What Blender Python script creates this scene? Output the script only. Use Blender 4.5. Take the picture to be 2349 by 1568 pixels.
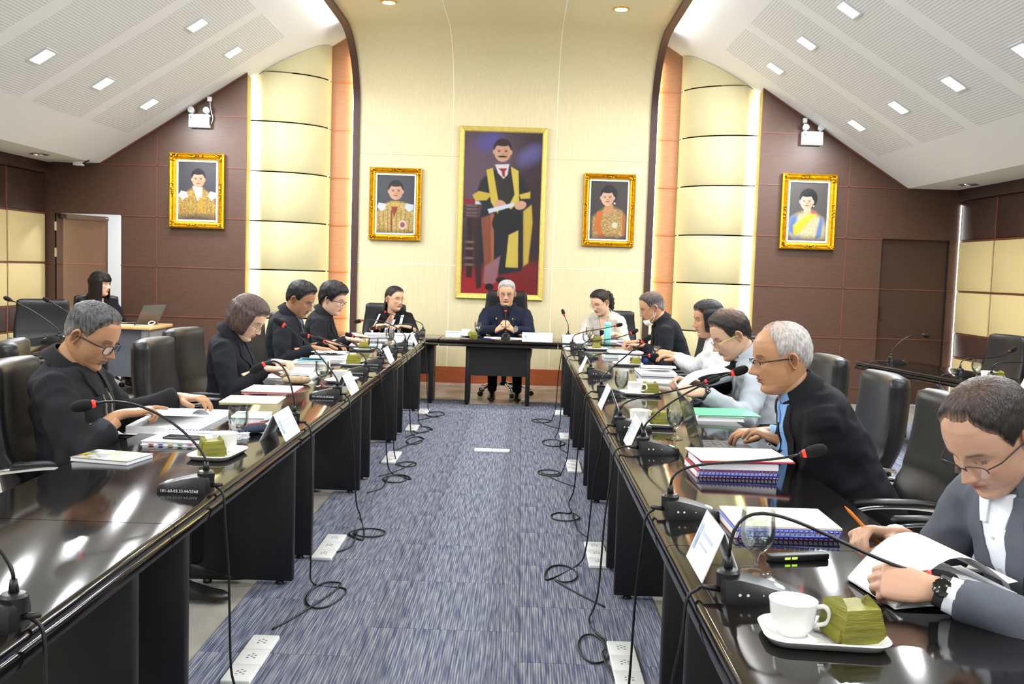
import bpy, bmesh, math, random
import numpy as np
from mathutils import Vector, Matrix, Euler, noise
from mathutils.bvhtree import BVHTree
random.seed(7)
for _o in list(bpy.data.objects): bpy.data.objects.remove(_o)
SC = bpy.context.scene
COL = SC.collection
# ------------------------------------------------------------------ camera
CAM_H, CAM_F, CAM_ROLL, CAM_PITCH, CAM_YAW = 1.42, 2240.0, .0315, .0743, .0082
def make_camera():
    cd = bpy.data.cameras.new('camera'); co = bpy.data.objects.new('camera', cd); COL.objects.link(co)
    fw = Vector((-math.sin(CAM_YAW)*math.cos(CAM_PITCH), math.cos(CAM_YAW)*math.cos(CAM_PITCH), -math.sin(CAM_PITCH)))
    r0 = Vector((math.cos(CAM_YAW), math.sin(CAM_YAW), 0)); u0 = r0.cross(fw)
    r = r0*math.cos(CAM_ROLL)+u0*math.sin(CAM_ROLL); u = u0*math.cos(CAM_ROLL)-r0*math.sin(CAM_ROLL)
    m = Matrix((r, u, -fw)).transposed().to_4x4(); m.translation = (0, 0, CAM_H)
    co.matrix_world = m
    cd.sensor_fit = 'HORIZONTAL'; cd.sensor_width = 36.0; cd.lens = CAM_F*36.0/2349.0
    cd.clip_start = .05; cd.clip_end = 100
    SC.camera = co
make_camera()
# ------------------------------------------------------------------ world + exposure
W = bpy.data.worlds.new('world'); SC.world = W; W.use_nodes = True
W.node_tree.nodes['Background'].inputs[0].default_value = (.9, .95, 1, 1)
W.node_tree.nodes['Background'].inputs[1].default_value = .25
SC.view_settings.view_transform = 'Standard'; SC.view_settings.look = 'None'
SC.view_settings.exposure = 1.48; SC.view_settings.gamma = 1.0
SC.view_settings.use_curve_mapping = False
SC.cycles.max_bounces = 5; SC.cycles.diffuse_bounces = 2; SC.cycles.glossy_bounces = 2
SC.cycles.adaptive_threshold = .06
SC.cycles.transmission_bounces = 5; SC.cycles.transparent_max_bounces = 12
SC.cycles.caustics_reflective = False; SC.cycles.caustics_refractive = False
SC.cycles.sample_clamp_indirect = 5.0; SC.cycles.use_light_tree = True
CX = -.265                     # centre line of the room
SL = .635                      # pitch of the white ceiling
def zs(x): return 2.47+SL*(4.6-abs(x-CX))
def area_light(name, loc, size, power, color=(1, 1, 1), rot=(0, 0, 0), shape='DISK', size_y=None, spread=math.pi):
    d = bpy.data.lights.new(name, 'AREA'); d.shape = shape; d.size = size; d.energy = power; d.color = color; d.spread = spread
    if size_y: d.size_y = size_y
    o = bpy.data.objects.new(name, d); o.location = loc; o.rotation_euler = rot; COL.objects.link(o); return o
LIGHT_YS = [-2.3, 0, 2.3, 4.61, 6.93, 8.08, 9.24, 10.37]
P_DOWN = 12.5
for _s in (-1, 1):
    for _hx in (2.83, 3.71):
        for _y in LIGHT_YS:
            _x = CX+_s*_hx
            area_light('downlight_lamp', (_x-_s*.0055, _y, zs(_x)-.0085), .15, P_DOWN, (.95, .98, 1.0), (0, _s*math.atan(SL), 0), 'SQUARE')
for _y in (10.22, 6.6, 3.0, -.6):
    for _x in (-1.455, .926):
        area_light('downlight_lamp', (_x, _y, 4.1055), .125, 10.0, (1, .95, .86))
# ------------------------------------------------------------------ helpers
def lin(h):
    h = h.lstrip('#'); v = [int(h[i:i+2], 16)/255 for i in (0, 2, 4)]
    return tuple((c/12.92 if c <= .04045 else ((c+.055)/1.055)**2.4) for c in v)
MATS = {}
def M(name, col='#888888', rough=.6, metal=0., coat=0., bump=0., bscale=40., var=0., vscale=6., stretch=(1, 1, 1), trans=0., emit=None, estr=0., ior=1.45, spec=.5, sss=0., coat_r=.05):
    if name in MATS: return MATS[name]
    m = bpy.data.materials.new(name); m.use_nodes = True; nt = m.node_tree; b = nt.nodes['Principled BSDF']
    c = lin(col) if isinstance(col, str) else col
    b.inputs['Base Color'].default_value = (*c, 1); b.inputs['Roughness'].default_value = rough
    b.inputs['Metallic'].default_value = metal; b.inputs['Coat Weight'].default_value = coat; b.inputs['Coat Roughness'].default_value = coat_r
    b.inputs['Transmission Weight'].default_value = trans; b.inputs['IOR'].default_value = ior
    b.inputs['Specular IOR Level'].default_value = spec
    if sss: b.inputs['Subsurface Weight'].default_value = sss; b.inputs['Subsurface Radius'].default_value = (.01, .004, .002)
    if emit: b.inputs['Emission Color'].default_value = (*(lin(emit)), 1); b.inputs['Emission Strength'].default_value = estr; m.cycles.emission_sampling = 'FRONT_BACK' if estr > 8 and name != 'lamp_white' else 'NONE'
    if bump or var:
        tc = nt.nodes.new('ShaderNodeTexCoord'); mp = nt.nodes.new('ShaderNodeMapping'); mp.inputs['Scale'].default_value = stretch
        nt.links.new(tc.outputs['Object'], mp.inputs[0])
    if var:
        n = nt.nodes.new('ShaderNodeTexNoise'); n.inputs['Scale'].default_value = vscale; n.inputs['Detail'].default_value = 2
        nt.links.new(mp.outputs[0], n.inputs[0])
        r = nt.nodes.new('ShaderNodeValToRGB'); r.color_ramp.elements[0].position = .3; r.color_ramp.elements[1].position = .7
        r.color_ramp.elements[0].color = (*[x*(1-var) for x in c], 1); r.color_ramp.elements[1].color = (*[min(1, x*(1+var)) for x in c], 1)
        nt.links.new(n.outputs[0], r.inputs[0]); nt.links.new(r.outputs[0], b.inputs['Base Color'])
    if bump:
        n2 = nt.nodes.new('ShaderNodeTexNoise'); n2.inputs['Scale'].default_value = bscale; n2.inputs['Detail'].default_value = 1
        nt.links.new(mp.outputs[0], n2.inputs[0])
        bp = nt.nodes.new('ShaderNodeBump'); bp.inputs['Strength'].default_value = bump; bp.inputs['Distance'].default_value = .004
        nt.links.new(n2.outputs[0], bp.inputs['Height']); nt.links.new(bp.outputs[0], b.inputs['Normal'])
    MATS[name] = m; return m
def clear(name, tint='#ffffff', refl=.05, rough=.02, fres=.4):
    """thin clear sheet: light passes straight through, with a fresnel sheen"""
    if name in MATS: return MATS[name]
    m = bpy.data.materials.new(name); m.use_nodes = True; nt = m.node_tree; nt.nodes.remove(nt.nodes['Principled BSDF']); N = nt.nodes.new
    t = N('ShaderNodeBsdfTransparent'); t.inputs[0].default_value = (*lin(tint), 1); g = N('ShaderNodeBsdfGlossy'); g.inputs['Roughness'].default_value = rough
    f = N('ShaderNodeLayerWeight'); f.inputs['Blend'].default_value = .25; mt = N('ShaderNodeMath'); mt.operation = 'MULTIPLY_ADD'; mt.inputs[1].default_value = fres; mt.inputs[2].default_value = refl
    x = N('ShaderNodeMixShader'); nt.links.new(f.outputs['Fresnel'], mt.inputs[0]); nt.links.new(mt.outputs[0], x.inputs[0]); nt.links.new(t.outputs[0], x.inputs[1]); nt.links.new(g.outputs[0], x.inputs[2])
    nt.links.new(x.outputs[0], nt.nodes['Material Output'].inputs[0]); MATS[name] = m; return m
def Mvc(name, rough=.6, coat=0., bump=0., bscale=60., spec=.5, sss=0.):
    """material that reads the object's colour attribute 'col'"""
    if name in MATS: return MATS[name]
    m = M(name, '#888888', rough, coat=coat, bump=bump, bscale=bscale, spec=spec, sss=sss); nt = m.node_tree
    a = nt.nodes.new('ShaderNodeVertexColor'); a.layer_name = 'col'
    nt.links.new(a.outputs[0], nt.nodes['Principled BSDF'].inputs['Base Color']); return m
class MB:
    def __init__(s): s.v = []; s.f = []; s.m = []; s.cur = 0
    def add(s, vs, fs):
        o = len(s.v); s.v += [tuple(p) for p in vs]; s.f += [tuple(i+o for i in f) for f in fs]; s.m += [s.cur]*len(fs); return s
    def box(s, x0, x1, y0, y1, z0, z1, mtx=None):
        vs = [(x, y, z) for z in (z0, z1) for y in (y0, y1) for x in (x0, x1)]
        if mtx is not None: vs = [mtx @ Vector(p) for p in vs]
        return s.add(vs, [(0, 2, 3, 1), (4, 5, 7, 6), (0, 1, 5, 4), (2, 6, 7, 3), (0, 4, 6, 2), (1, 3, 7, 5)])
    def rbox(s, x0, x1, y0, y1, z0, z1, r=.01, n=3, mtx=None, r2=None):
        """box with rounded vertical corners (r) and softened top/bottom edges (r2)"""
        r2 = r*.5 if r2 is None else r2
        def ring(z, ins):
            rr = max(r-ins, .0005); P = []
            for (cx, cy, a0) in ((x1-r, y1-r, 0), (x0+r, y1-r, 90), (x0+r, y0+r, 180), (x1-r, y0+r, 270)):
                for i in range(n+1):
                    a = math.radians(a0+90*i/n); P.append((cx+rr*math.cos(a), cy+rr*math.sin(a), z))
            return P
        rs = [ring(z0, r2), ring(z0+r2*.3, r2*.3), ring(z0+r2, 0), ring(z1-r2, 0), ring(z1-r2*.3, r2*.3), ring(z1, r2)]
        if mtx is not None: rs = [[mtx @ Vector(p) for p in q] for q in rs]
        return s.loft(rs)
    def loft(s, rings, cap=True, close=True):
        n = len(rings[0]); vs = [p for r in rings for p in r]; fs = []
        for i in range(len(rings)-1):
            for j in range(n if close else n-1):
                a = i*n+j; b = i*n+(j+1) % n; fs.append((a, b, b+n, a+n))
        if cap and close: fs.append(tuple(range(n))[::-1]); fs.append(tuple(range((len(rings)-1)*n, len(rings)*n)))
        return s.add(vs, fs)
    def tube(s, pts, rad, n=8, cap=True):
        pts = [Vector(p) for p in pts]; rings = []; up = None
        for i, p in enumerate(pts):
            t = (pts[min(i+1, len(pts)-1)]-pts[max(i-1, 0)]).normalized()
            if up is None: up = t.orthogonal().normalized()
            up = (up-t*up.dot(t)).normalized(); bn = t.cross(up); r = rad[i] if hasattr(rad, '__len__') else rad
            rings.append([p+(up*math.cos(2*math.pi*k/n)+bn*math.sin(2*math.pi*k/n))*r for k in range(n)])
        return s.loft(rings, cap)
    def lathe(s, prof, n=16, c=(0, 0, 0), mtx=None, cap=True):
        rings = [[(c[0]+r*math.cos(2*math.pi*k/n), c[1]+r*math.sin(2*math.pi*k/n), c[2]+z) for k in range(n)] for r, z in prof]
        if mtx is not None: rings = [[mtx @ Vector(p) for p in q] for q in rings]
        return s.loft(rings, cap)
    def prism(s, poly, z0, z1, mtx=None):
        rs = [[(x, y, z) for x, y in poly] for z in (z0, z1)]
        if mtx is not None: rs = [[mtx @ Vector(p) for p in q] for q in rs]
        return s.loft(rs)
    def grid(s, fn, nu, nv, wrap=False):
        vs = [fn(i/nu, j/nv) for i in range(nu+1) for j in range(nv+1)]
        return s.add(vs, [(i*(nv+1)+j, (i+1)*(nv+1)+j, (i+1)*(nv+1)+j+1, i*(nv+1)+j+1) for i in range(nu) for j in range(nv)])
    def mesh(s, name, mats, smooth=False, fix=True):
        me = bpy.data.meshes.new(name); me.from_pydata(s.v, [], s.f); 
        for m in (mats if isinstance(mats, (list, tuple)) else [mats]): me.materials.append(m)
        if any(s.m): me.polygons.foreach_set('material_index', s.m)
        if fix:
            bm = bmesh.new(); bm.from_mesh(me); bmesh.ops.recalc_face_normals(bm, faces=bm.faces); bm.to_mesh(me); bm.free()
        if smooth: shade(me, smooth)
        me.update(); return me
    def obj(s, name, mats, parent=None, smooth=False, loc=None, fix=True):
        o = bpy.data.objects.new(name, s.mesh(name, mats, smooth, fix)); COL.objects.link(o)
        if parent is not None: o.parent = parent
        if loc is not None: o.location = loc
        return o
def shade(me, ang):
    me.polygons.foreach_set('use_smooth', [True]*len(me.polygons))
    if ang is not True:
        me.set_sharp_from_angle(angle=math.radians(ang))
def thing(name, label, cat, loc=(0, 0, 0), rz=0., group=None, parent=None):
    o = bpy.data.objects.new(name, None); COL.objects.link(o); o.location = loc; o.rotation_euler = (0, 0, rz); o.empty_display_size = .1
    tag(o, label, cat, group); return o
def tag(o, label, cat, group=None):
    o['label'] = label; o['category'] = cat
    if group: o['group'] = group
    return o
def struct(o, label=None):
    o['kind'] = 'structure'
    if label: o['label'] = label
    return o
def dup(root, loc=None, rz=None, label=None, group=None):
    def cp(o, par):
        c = o.copy(); COL.objects.link(c); c.parent = par
        if par is not None: c.matrix_parent_inverse = o.matrix_parent_inverse.copy()
        for ch in list(o.children): cp(ch, c)
        return c
    r = cp(root, None)
    if loc is not None: r.location = loc
    if rz is not None: r.rotation_euler = (0, 0, rz)
    if label: r['label'] = label
    if group: r['group'] = group
    return r
def bez(p0, p1, p2, p3, n=16):
    p0, p1, p2, p3 = map(Vector, (p0, p1, p2, p3))
    return [p0*(1-t)**3+p1*3*t*(1-t)**2+p2*3*t*t*(1-t)+p3*t**3 for t in [i/n for i in range(n+1)]]
def spline(pts, n=8):
    """Catmull-Rom through the points"""
    P = [Vector(p) for p in pts]; P = [P[0]*2-P[1]]+P+[P[-1]*2-P[-2]]; out = []
    for i in range(1, len(P)-2):
        for k in range(n):
            t = k/n; a, b, c, d = P[i-1:i+3]
            out.append(.5*((2*b)+(c-a)*t+(2*a-5*b+4*c-d)*t*t+(3*b-a-3*c+d)*t**3))
    out.append(P[-2]); return out
def text_mesh(body, size, mat, name, parent=None, mtx=None, extrude=.0002, align='LEFT'):
    cu = bpy.data.curves.new(name, 'FONT'); cu.body = body; cu.size = size; cu.extrude = extrude; cu.align_x = align; cu.resolution_u = 2
    o = bpy.data.objects.new(name, cu); COL.objects.link(o)
    dg = bpy.context.evaluated_depsgraph_get(); me = bpy.data.meshes.new_from_object(o.evaluated_get(dg)); bpy.data.objects.remove(o)
    me.materials.clear(); me.materials.append(mat)
    n = bpy.data.objects.new(name, me); COL.objects.link(n)
    if mtx is not None: n.matrix_local = mtx
    if parent is not None: n.parent = parent
    return n
# ------------------------------------------------------------------ materials of the room
def wood(name, c0, c1, rough=.35, scale=(1, 1, 1), coat=.15, bump=.02):
    m = M(name, c0, rough); nt = m.node_tree; b = nt.nodes['Principled BSDF']
    tc = nt.nodes.new('ShaderNodeTexCoord'); mp = nt.nodes.new('ShaderNodeMapping'); mp.inputs['Scale'].default_value = scale
    nt.links.new(tc.outputs['Object'], mp.inputs[0])
    n = nt.nodes.new('ShaderNodeTexNoise'); n.inputs['Scale'].default_value = 3; n.inputs['Detail'].default_value = 3; n.inputs['Roughness'].default_value = .65
    nt.links.new(mp.outputs[0], n.inputs[0]); r = nt.nodes.new('ShaderNodeValToRGB')
    r.color_ramp.elements[0].position = .3; r.color_ramp.elements[1].position = .72
    r.color_ramp.elements[0].color = (*lin(c0), 1); r.color_ramp.elements[1].color = (*lin(c1), 1)
    nt.links.new(n.outputs[0], r.inputs[0]); nt.links.new(r.outputs[0], b.inputs['Base Color'])
    return m
m_brown = wood('brown_veneer', '#4b342a', '#594035', .42, (3, 3, 40), .1)
m_brown_up = wood('dark_veneer', '#38251f', '#452f28', .42, (3, 3, 40), .1)
m_strip = wood('recess_veneer', '#a87550', '#b98560', .45, (3, 3, 40), .05)
m_groove = M('joint_bead', '#6e4230', .4)
m_trim = wood('trim_veneer', '#3a2320', '#452b26', .4, (3, 3, 20), .1)
m_cream = wood('cream_veneer', '#c8bc97', '#d1c6a3', .4, (14, 14, .8), .12)
m_tan = M('tan_fabric', '#c9b682', .9, var=.06, vscale=120)
m_pillar = M('cream_fabric', '#c2b992', .85, var=.04, vscale=90)
m_red = wood('skirting_wood', '#8a4426', '#a0542f', .4, (1, 1, 12), .15)
m_white = M('white_paint', '#e9eaea', .85)
m_base = M('recess_dark', '#1c100d', .8)
m_black = M('matt_black', '#0b0b0d', .45)
m_chrome = M('chrome', '#d8dade', .12, metal=1.)
m_led = M('lamp_white', '#ffffff', .5, emit='#ffffff', estr=14.)
m_led_w = M('cove_strip', '#ffffff', .5, emit='#fff4d0', estr=120.)
m_gold = M('gold_leaf', '#d9a520', .32, metal=.85, bump=.5, bscale=60, var=.18, vscale=30)
def perforated():
    m = M('perforated_board', '#e6e7e7', .85); nt = m.node_tree; b = nt.nodes['Principled BSDF']; N = nt.nodes.new; Lk = nt.links.new
    tc = N('ShaderNodeTexCoord'); sp = N('ShaderNodeSeparateXYZ'); Lk(tc.outputs['Object'], sp.inputs[0])
    def mth(op, a, bv=None):
        n = N('ShaderNodeMath'); n.operation = op
        for i, q in enumerate((a, bv)):
            if q is None: continue
            if isinstance(q, (int, float)): n.inputs[i].default_value = q
            else: Lk(q, n.inputs[i])
        return n.outputs[0]
    fx = mth('SUBTRACT', mth('FRACT', mth('DIVIDE', sp.outputs['X'], .026)), .5); fy = mth('SUBTRACT', mth('FRACT', mth('DIVIDE', sp.outputs['Y'], .017)), .5)
    d = mth('ADD', mth('MULTIPLY', fx, fx), mth('MULTIPLY', mth('MULTIPLY', fy, fy), .45))
    h = mth('LESS_THAN', d, .045)
    mx = N('ShaderNodeMix'); mx.data_type = 'RGBA'; Lk(h, mx.inputs['Factor']); mx.inputs['A'].default_value = (*lin('#e6e7e7'), 1); mx.inputs['B'].default_value = (*lin('#b2b4b5'), 1)
    Lk(mx.outputs['Result'], b.inputs['Base Color']); return m
m_perf = perforated()
def carpet_mat():
    m = M('striped_carpet', '#5a6480', .95); nt = m.node_tree; b = nt.nodes['Principled BSDF']; N = nt.nodes.new; Lk = nt.links.new
    tc = N('ShaderNodeTexCoord'); mp = N('ShaderNodeMapping'); mp.inputs['Scale'].default_value = (1, .045, 1); Lk(tc.outputs['Object'], mp.inputs[0])
    n = N('ShaderNodeTexNoise'); n.inputs['Scale'].default_value = 120; n.inputs['Detail'].default_value = 2; Lk(mp.outputs[0], n.inputs[0])
    r = N('ShaderNodeValToRGB'); el = r.color_ramp.elements; el[0].position = .36; el[0].color = (*lin('#465069'), 1); el[1].position = .64; el[1].color = (*lin('#878993'), 1)
    e = el.new(.5); e.color = (*lin('#6a6e80'), 1); Lk(n.outputs[0], r.inputs[0])
    w = N('ShaderNodeTexWave'); w.inputs['Scale'].default_value = 34; w.inputs['Distortion'].default_value = 0; Lk(tc.outputs['Object'], w.inputs[0])
    mx = N('ShaderNodeMix'); mx.data_type = 'RGBA'; mx.blend_type = 'OVERLAY'; mx.inputs['Factor'].default_value = .35
    Lk(r.outputs[0], mx.inputs['A']); Lk(w.outputs['Color'], mx.inputs['B'])
    Lk(mx.outputs['Result'], b.inputs['Base Color'])
    return m
m_carpet = carpet_mat()
m_floor = M('terrazzo_floor', '#a8a59c', .2, var=.16, vscale=5)
# ------------------------------------------------------------------ floor
YB = -4.5; XL = CX-5.235; XR = CX+5.235; YD = 11.2; YW = 12.0
f = struct(MB().box(XL-1.2, XR+.3, YB, 14.6, -.1, 0).obj('floor', m_floor))
T = .581
tile = MB().rbox(-T/2+.0008, T/2-.0008, -T/2+.0008, T/2-.0008, 0, .008, .002, 1, r2=.002).mesh('carpet_tile', m_carpet)
cp = bpy.data.objects.new('carpet_tile', tile)
def carpet_strip(x0, ncol, y0, y1):
    for c in range(ncol):
        off = 0 if c % 2 == 0 else .29
        y = y0-off
        while y < y1:
            o = bpy.data.objects.new('carpet_tile', tile); COL.objects.link(o); o.parent = f
            o.location = (x0+T*(c+.5), y+T/2, 0); y += T
carpet_strip(-1.129, 3, 2.85-T*2, 9.9)
carpet_strip(XL+.25, 3, 2.2, 9.6)      # strip behind the left row
carpet_strip(XR-2.6, 3, 2.2, 9.6)      # strip behind the right row
# ------------------------------------------------------------------ walls beside: grid of panels
def bead(par, x0, x1, y0, y1, z0, z1, mat=None, name='joint_bead'): return MB().box(x0, x1, y0, y1, z0, z1).obj(name, mat or m_groove, par)
def side_wall(side):
    s = side; x = CX+s*5.235
    w = struct(MB().box(min(x, x+s*.15), max(x, x+s*.15), YB, YD+.15, 0, 2.62).obj('wall_left' if s < 0 else 'wall_right', m_base))
    ys = [YD-.015-.83*i for i in range(int((YD-YB)/.83)+1)]
    rows = [(.0, .57, 'tan'), (.585, .845, 'brown'), (.855, 1.32, 'tan'), (1.33, 1.885, 'tan'), (1.9, 2.345, 'brown')]
    for i in range(len(ys)-1):
        y1, y0 = ys[i]-.014, ys[i+1]+.014
        if y1 < -1.5: break
        for (z0, z1, k) in rows:
            t = .035 if k == 'tan' else .018
            o = MB().rbox(-.5*(y1-y0), .5*(y1-y0), -.5*(z1-z0-.01), .5*(z1-z0-.01), 0, t, .012, 2, r2=.012 if k == 'tan' else .003).obj('wall_panel', m_tan if k == 'tan' else m_brown_up, w, smooth=30)
            o.rotation_euler = (math.pi/2, 0, s*-math.pi/2); o.location = (x, (y0+y1)/2, (z0+z1)/2)
        bead(w, min(x, x-s*.022), max(x, x-s*.022), ys[i+1]-.012, ys[i+1]+.012, 0, 2.345)
    for z in (.577, .85, 1.325, 1.892): bead(w, min(x, x-s*.02), max(x, x-s*.02), YB, YD, z-.009, z+.009)
    MB().box(min(x, x-s*.06), max(x, x-s*.06), YB, YD, 2.345, 2.47).obj('cornice', m_brown_up, w)
    return w
wl = side_wall(-1); wr = side_wall(1)
# light line in the corner of the right wall
MB().box(XR-.032, XR-.022, YD-.022, YD-.012, .1, 2.3).obj('corner_light', M('corner_glow', '#ffffff', .5, emit='#ffffff', estr=2.), wr)
# ------------------------------------------------------------------ dark gable walls left and right of the recess
ZROW = [0, .185, .755, 1.325, 1.892, 2.468, 3.045, 3.6]
def gable(side):
    s = side; w = struct(bpy.data.objects.new('wall_gable_left' if s < 0 else 'wall_gable_right', None)); COL.objects.link(w)
    xi, xo = 2.915, 5.235                       # distances from the centre line
    xd0, xd1 = (4.345, 5.112)                   # door
    ztop = lambda hx: 2.47+SL*(4.6-min(hx, 4.6))
    def piece(h0, h1, z0, z1, y0, y1, mat, name):
        # polygon clipped by the pitched ceiling
        P = [(h0, z0), (h1, z0)]
        if z0 >= ztop(h0): return None
        hs = [h1, h0]
        if h0 < 4.6 < h1: hs = [h1, 4.6, h0]
        top = []
        for h in hs: top.append((h, min(z1, ztop(h))))
        # crossing of z1 with the slope
        hc = 4.6-(z1-2.47)/SL
        if h0 < hc < h1: top.append((hc, z1))
        top = sorted(set(top), key=lambda p: -p[0])
        P = [(h0, z0)]+([(h1, z0)] if ztop(h1) > z0 else [(4.6-(z0-2.47)/SL, z0)])+[p for p in top if p[1] > z0+1e-4]
        if len(P) < 3: return None
        rs = [[(CX+s*h, y, z) for h, z in P] for y in (y0, y1)]
        return MB().loft(rs).obj(name, mat, w)
    # backing with a hole for the door
    piece(xi+.03, xd0, 0, 4, YD+.02, YD+.12, m_base, 'backing'); piece(xd1, xo, 0, 2.6, YD+.02, YD+.12, m_base, 'backing')
    piece(xd0, xd1, 1.925, 2.6, YD+.02, YD+.12, m_base, 'backing')
    cols = [xi, 3.93, xd0, xd1, xo]
    for i in range(len(ZROW)-1):
        z0, z1 = ZROW[i]+.006, ZROW[i+1]-.006
        for a, b in ((cols[0], cols[1]), (cols[1], xd0), (xd0, xd1), (xd1, xo)):
            if a == xd0 and z0 < 1.85: continue
            if a == cols[1] and z0 > 1.85:
                piece(a+.006, xo, z0, z1, YD, YD+.02, m_brown if z0 < 2.4 else m_brown, 'wall_panel'); continue
            if a in (xd0, xd1) and z0 > 1.85: continue
            g = .006 if a in (xi, cols[1]) else .003
            piece(a+(0 if a == xi else g), b-(g if b == cols[1] else .003), z0, z1, YD, YD+.02, m_brown, 'wall_panel')
        if i: 
            q = piece(xi, xo if ZROW[i] > 1.9 else xd0, ZROW[i]-.006, ZROW[i]+.006, YD-.006, YD+.02, m_groove, 'joint_bead')
            if ZROW[i] < 1.9: piece(xd1, xo, ZROW[i]-.006, ZROW[i]+.006, YD-.006, YD+.02, m_groove, 'joint_bead')
    piece(3.924, 3.936, 0, 3.3, YD-.006, YD+.02, m_groove, 'joint_bead')
    # slim bead under the sloping ceiling
    rs = [[(CX+s*h, y, 2.47+SL*(4.6-h)+dz) for (y, dz) in ((YD-.012, -.02), (YD-.012, 0), (YD+.02, 0), (YD+.02, -.02))] for h in (xi, 4.6)]
    MB().loft(rs).obj('joint_bead', m_groove, w)
    # end face of the gable wall, golden light falling on it put into its colour
    MB().box(min(CX+s*(xi), CX+s*(xi+.02)), max(CX+s*xi, CX+s*(xi+.02)), YD+.012, YD+.17, 0, ztop(xi)-.02).obj('end_panel', M('end_lit_gold', '#b09a45', .45), w)
    return w
gl = gable(-1); gr = gable(1)
# ------------------------------------------------------------------ recess: veneer strip, curved padded column, hidden strip lights
def recess(side):
    s = side; w = struct(bpy.data.objects.new('wall_recess_left' if s < 0 else 'wall_recess_right', None)); COL.objects.link(w)
    xb = lambda a, b: (min(CX+s*a, CX+s*b), max(CX+s*a, CX+s*b))
    MB().box(*xb(1.6, 3.6), YW+.12, YW+.2, 0, 4.45).obj('backing', m_base, w)
    zr = [0, .185, .755, 1.325, 1.892, 2.468, 3.045, 3.615, 4.45]
    for i in range(len(zr)-1):
        z1 = zr[i+1]-.008
        MB().box(*xb(1.78, 2.14), YW+.05, YW+.07, zr[i]+.008, z1).obj('wall_panel', m_strip, w)
        if i: MB().box(*xb(1.78, 2.14), YW+.04, YW+.07, zr[i]-.008, zr[i]+.008).obj('joint_bead', M('bright_bead', '#b8703c', .4), w)
    # convex padded column: quarter curve from the back towards the gable wall
    def prof(n=14):
        P = []
        for k in range(n+1):
            a = math.pi/2*k/n
            P.append((2.12+.66*math.sin(a*1.0)**1.15+.0, YW+.04-.60*(1-math.cos(a))**.8 if False else YW+.03-.56*math.sin(a)))
        return P
    pts = []
    for k in range(17):
        t = k/16*math.pi/2
        pts.append((2.12+.75*(1-math.cos(t)), YW+.03-.58*math.sin(t)))
    pts += [(3.05, YW-.55), (3.45, YW-.52)]
    for i in range(len(zr)-1):
        z0, z1 = zr[i]+.007, zr[i+1]-.007
        m = MB(); rings = []
        for (dz, off) in ((0, .012), (.012, 0), (-.012, 0), (0, .012)):
            pass
        zsq = [(z0, .012), (z0+.014, 0), (z1-.014, 0), (z1, .012)]
        rows = []
        for z, off in zsq:
            row = []
            for j, (h, y) in enumerate(pts):
                zz = z; lim = 2.47+SL*(4.6-h)-.004
                row.append((CX+s*h, y+off, min(zz, lim)))
            rows.append(row)
        n = len(pts); vs = [p for r in rows for p in r]; fs = []
        for a in range(3):
            for j in range(n-1): fs.append((a*n+j, a*n+j+1, (a+1)*n+j+1, (a+1)*n+j))
        MB().add(vs, fs).obj('padded_panel', m_pillar, w, smooth=50, fix=False)
    # strip lights standing behind the gable's end and behind the centre trim
    MB().box(*xb(2.955, 2.985), YD+.125, YD+.14, .1, 3.4).obj('cove_light', m_led_w, w)
    MB().box(*xb(1.843, 1.853), YW+.005, YW+.03, .1, 3.95).obj('cove_light', M('cove_strip_soft', '#ffffff', .5, emit='#ffedc0', estr=8.5), w)
    MB().box(*xb(2.145, 2.155), YW+.042, YW+.05, .1, 3.9).obj('cove_light', M('cove_strip_thin', '#ffffff', .5, emit='#ffe9a8', estr=4.), w)
    return w
recess(-1); recess(1)
# ------------------------------------------------------------------ cream centre wall that curves forward into the ceiling
def sweep():
    P = [(YW, 0.0), (YW, .2), (YW, .6), (YW, 1.445), (YW, 2.0), (YW, 2.765), (YW, 3.3)]
    for k in range(1, 15):
        a = math.pi/2*k/14; P.append((11.0+1.0*math.cos(a), 3.3+.81*math.sin(a)))
    P += [(10.4, 4.11), (YB, 4.11)]
    return P
SW = sweep(); HC = 1.765
wc = struct(bpy.data.objects.new('wall_back', None)); COL.objects.link(wc)
def sweep_piece(name, h0, h1, idx, mat, off=0., thick=.02, parent=None):
    pr = SW[idx[0]:idx[1]+1]; rows = []
    for (y, z) in pr: rows.append([(CX+h0, y-off, z-off*(1 if y < 10.9 else 0)), (CX+h1, y-off, z-off*(1 if y < 10.9 else 0))])
    vs = [p for r in rows for p in r]; fs = [(2*i, 2*i+1, 2*i+3, 2*i+2) for i in range(len(rows)-1)]
    return MB().add(vs, fs).obj(name, mat, parent or wc, smooth=40, fix=False)
m_line = M('cream_joint', '#f4ead0', .5); m_line_d = M('cream_joint_dark', '#b39c63', .6)  # second tone: darker joint for the upper seam
for (a, b) in ((-HC, -.63), (-.63, .63), (.63, HC)):
    g = .0025
    sweep_piece('wall_panel', a+g, b-g, (1, 3), m_cream); sweep_piece('wall_panel', a+g, b-g, (3, 5), m_cream); sweep_piece('wall_panel', a+g, b-g, (5, len(SW)-1), m_cream)
for h in (-.63, .63): sweep_piece('joint', h-.004, h+.004, (1, len(SW)-2), m_line, off=.002)
for z in (1.445,): MB().box(CX-HC, CX+HC, YW-.002, YW, z-.004, z+.004).obj('joint', m_line, wc)
MB().box(CX-HC, CX+HC, YW-.0015, YW, 2.763, 2.767).obj('joint', m_line_d, wc)
b = struct(MB().box(CX-HC-.08, CX+HC+.08, YW-.02, YW+.01, 0, .2).obj('baseboard_back', m_red))
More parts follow.
